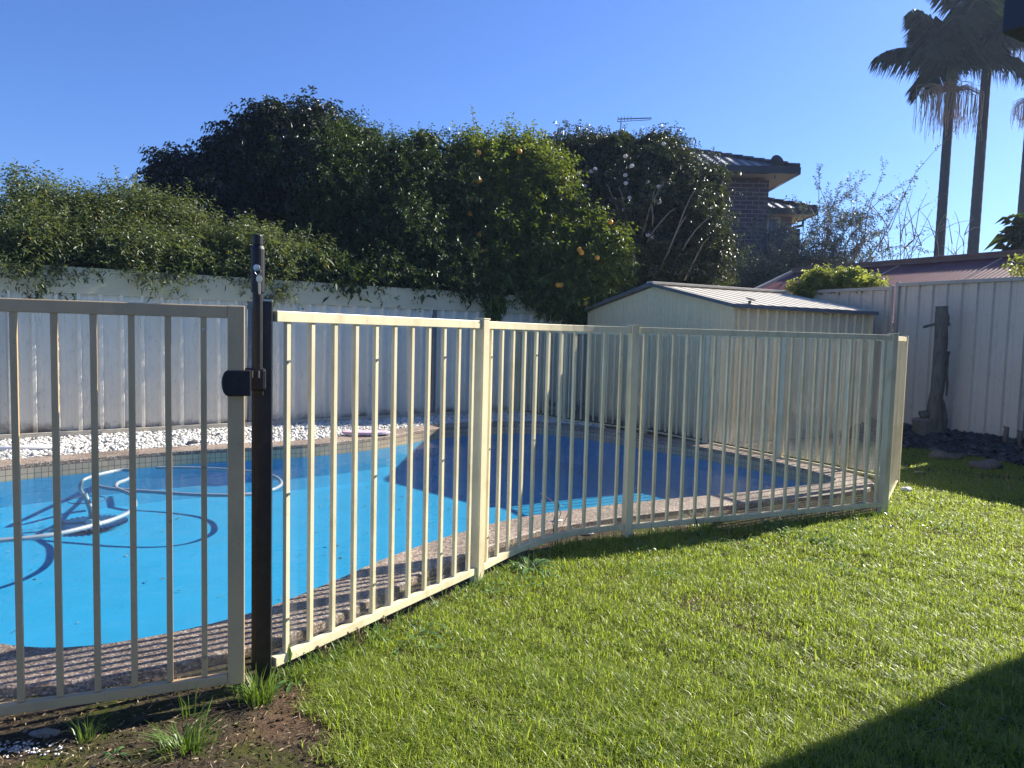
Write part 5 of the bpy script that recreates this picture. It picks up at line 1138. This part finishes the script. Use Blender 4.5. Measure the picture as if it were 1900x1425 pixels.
stalks('seed_stalks', 'cluster of dry seed heads in front of the middle of the first fence panel', [(660+rg_.uniform(-12, 14), 1205+rg_.uniform(-4, 4), rg_.uniform(.05, .085)) for _ in range(16)], .1)
stalks('seed_stalks', 'small dry seed heads low on the first fence panel near the gate post', [(600+rg_.uniform(-8, 10), 1228, rg_.uniform(.03, .06)) for _ in range(9)], .1)
stalks('seed_stalks', 'dry seed heads on the far end of the first fence panel', [(718+rg_.uniform(-8, 10), 1172, rg_.uniform(.04, .06)) for _ in range(9)], .1)
q = MB()
for u, v, pts in ((1035, 1012, ((0,0,0),(-.03,0,.10),(.01,0,.19),(-.06,0,.27),(-.11,0,.30))), (1018, 1018, ((0,0,0),(.03,0,.06),(.02,0,.15),(.05,0,.24),(.035,0,.28))), (1040, 1008, ((0,0,0),(.01,0,.10),(.045,0,.2),(.05,0,.3)))):
    c = G(u, v); q.tube(spline3([tuple(c+Vector(p)) for p in pts], 6), 0.0022, 5)
o = q.build('dry_stalk', M['leaf_dry'], None); tag(o, 'long wavy dry stalks rising against the second fence panel', 'weed stalks')
q = MB()
for u, v, pts in ((1873, 918, ((0,0,0),(-.01,0,.08),(-.03,0,.13),(-.03,0,.20))), (1878, 918, ((0,0,0),(.005,0,.10),(-.01,0,.2),(-.02,0,.22))), (1812, 905, ((0,0,0),(.015,0,.08),(.02,0,.13)))):
    c = G(u, v); q.tube(spline3([tuple(c+Vector(p)) for p in pts], 6), 0.003, 5)
o = q.build('dry_stalk', M['leaf_dry'], None); tag(o, 'pair of bare pale stalks standing on the lawn near the right edge', 'weed stalks')
# bits of rubbish and stones
def lump(u, v, r_, sc, mat, name, label, cat_, z=0.0):
    c = Vector(G(u, v, z)); vs, fs = ico(c, r_, 2, sc); vs = [(x+r_*.18*math.sin(z_*170+y*90), y+r_*.1*math.sin(x*120), z_+r_*.12*math.sin(x*130+y*60)) for x, y, z_ in vs]
    q = MB(); q.add(vs, fs); o = q.build(name, M[mat], None, smooth=True); return tag(o, label, cat_)
lump(1682, 908, 0.032, (1.5, .8, .6), 'white', 'white_scrap', 'small white scrap lying on the sunlit grass right of the fence corner', 'scrap', 0.03)
lump(1032, 966, 0.03, (1.3, .7, .25), 'white', 'white_scrap', 'flat white scrap on the pool coping behind the second fence panel', 'scrap', ZC+.005)
lump(1092, 990, 0.022, (1.6, .7, .4), 'white', 'white_scrap', 'crumpled white scrap beside the bottom rail of the second fence panel', 'scrap', .01)
lump(85, 1362, 0.03, (1.5, .7, .5), 'cut_wood', 'grey_stone', 'half-buried grey stone in the shade under the gate', 'stone', 0.0)
lump(1706, 876, 0.03, (1.8, .7, .2), 'straw', 'dead_leaf', 'curled brown leaf lying on the shaded grass', 'leaf', 0.04)
# small light gravel patch on the dirt at the left
n = 150; c = G(30, 1392); X = rg_.normal(c.x, .07, n); Y = rg_.normal(c.y, .018, n); P = np.stack([X, Y, rg_.uniform(.001, .006, n)], 1)
o = pebbles(P, 0.0035, rg_, M['pebble'], 'pale_grit'); tag(o, 'patch of pale grit on the soil at the left edge in front of the gate', 'grit', kind='stuff')

# ------------------------------------------------------------ lens glare, imitated by a thin scattering volume
m = bpy.data.materials.new('glare_volume'); m.use_nodes = True; t = m.node_tree; t.nodes.clear()
ou = t.nodes.new('ShaderNodeOutputMaterial'); vo = t.nodes.new('ShaderNodeVolumePrincipled'); vo.inputs['Color'].default_value = (0.55, 0.72, 1.0, 1); vo.inputs['Density'].default_value = 0.0009; vo.inputs['Anisotropy'].default_value = 0.35
t.links.new(vo.outputs[0], ou.inputs['Volume'])
veil = MB().box((0, 30, 8.5), (120, 90, 19)).build('glare_veil', m, None); veil['kind'] = 'stuff'; veil['label'] = 'thin bluish volume added over the whole yard to imitate lens glare'; veil['category'] = 'glare_veil'  # added volume that stands in for veiling glare of the lens
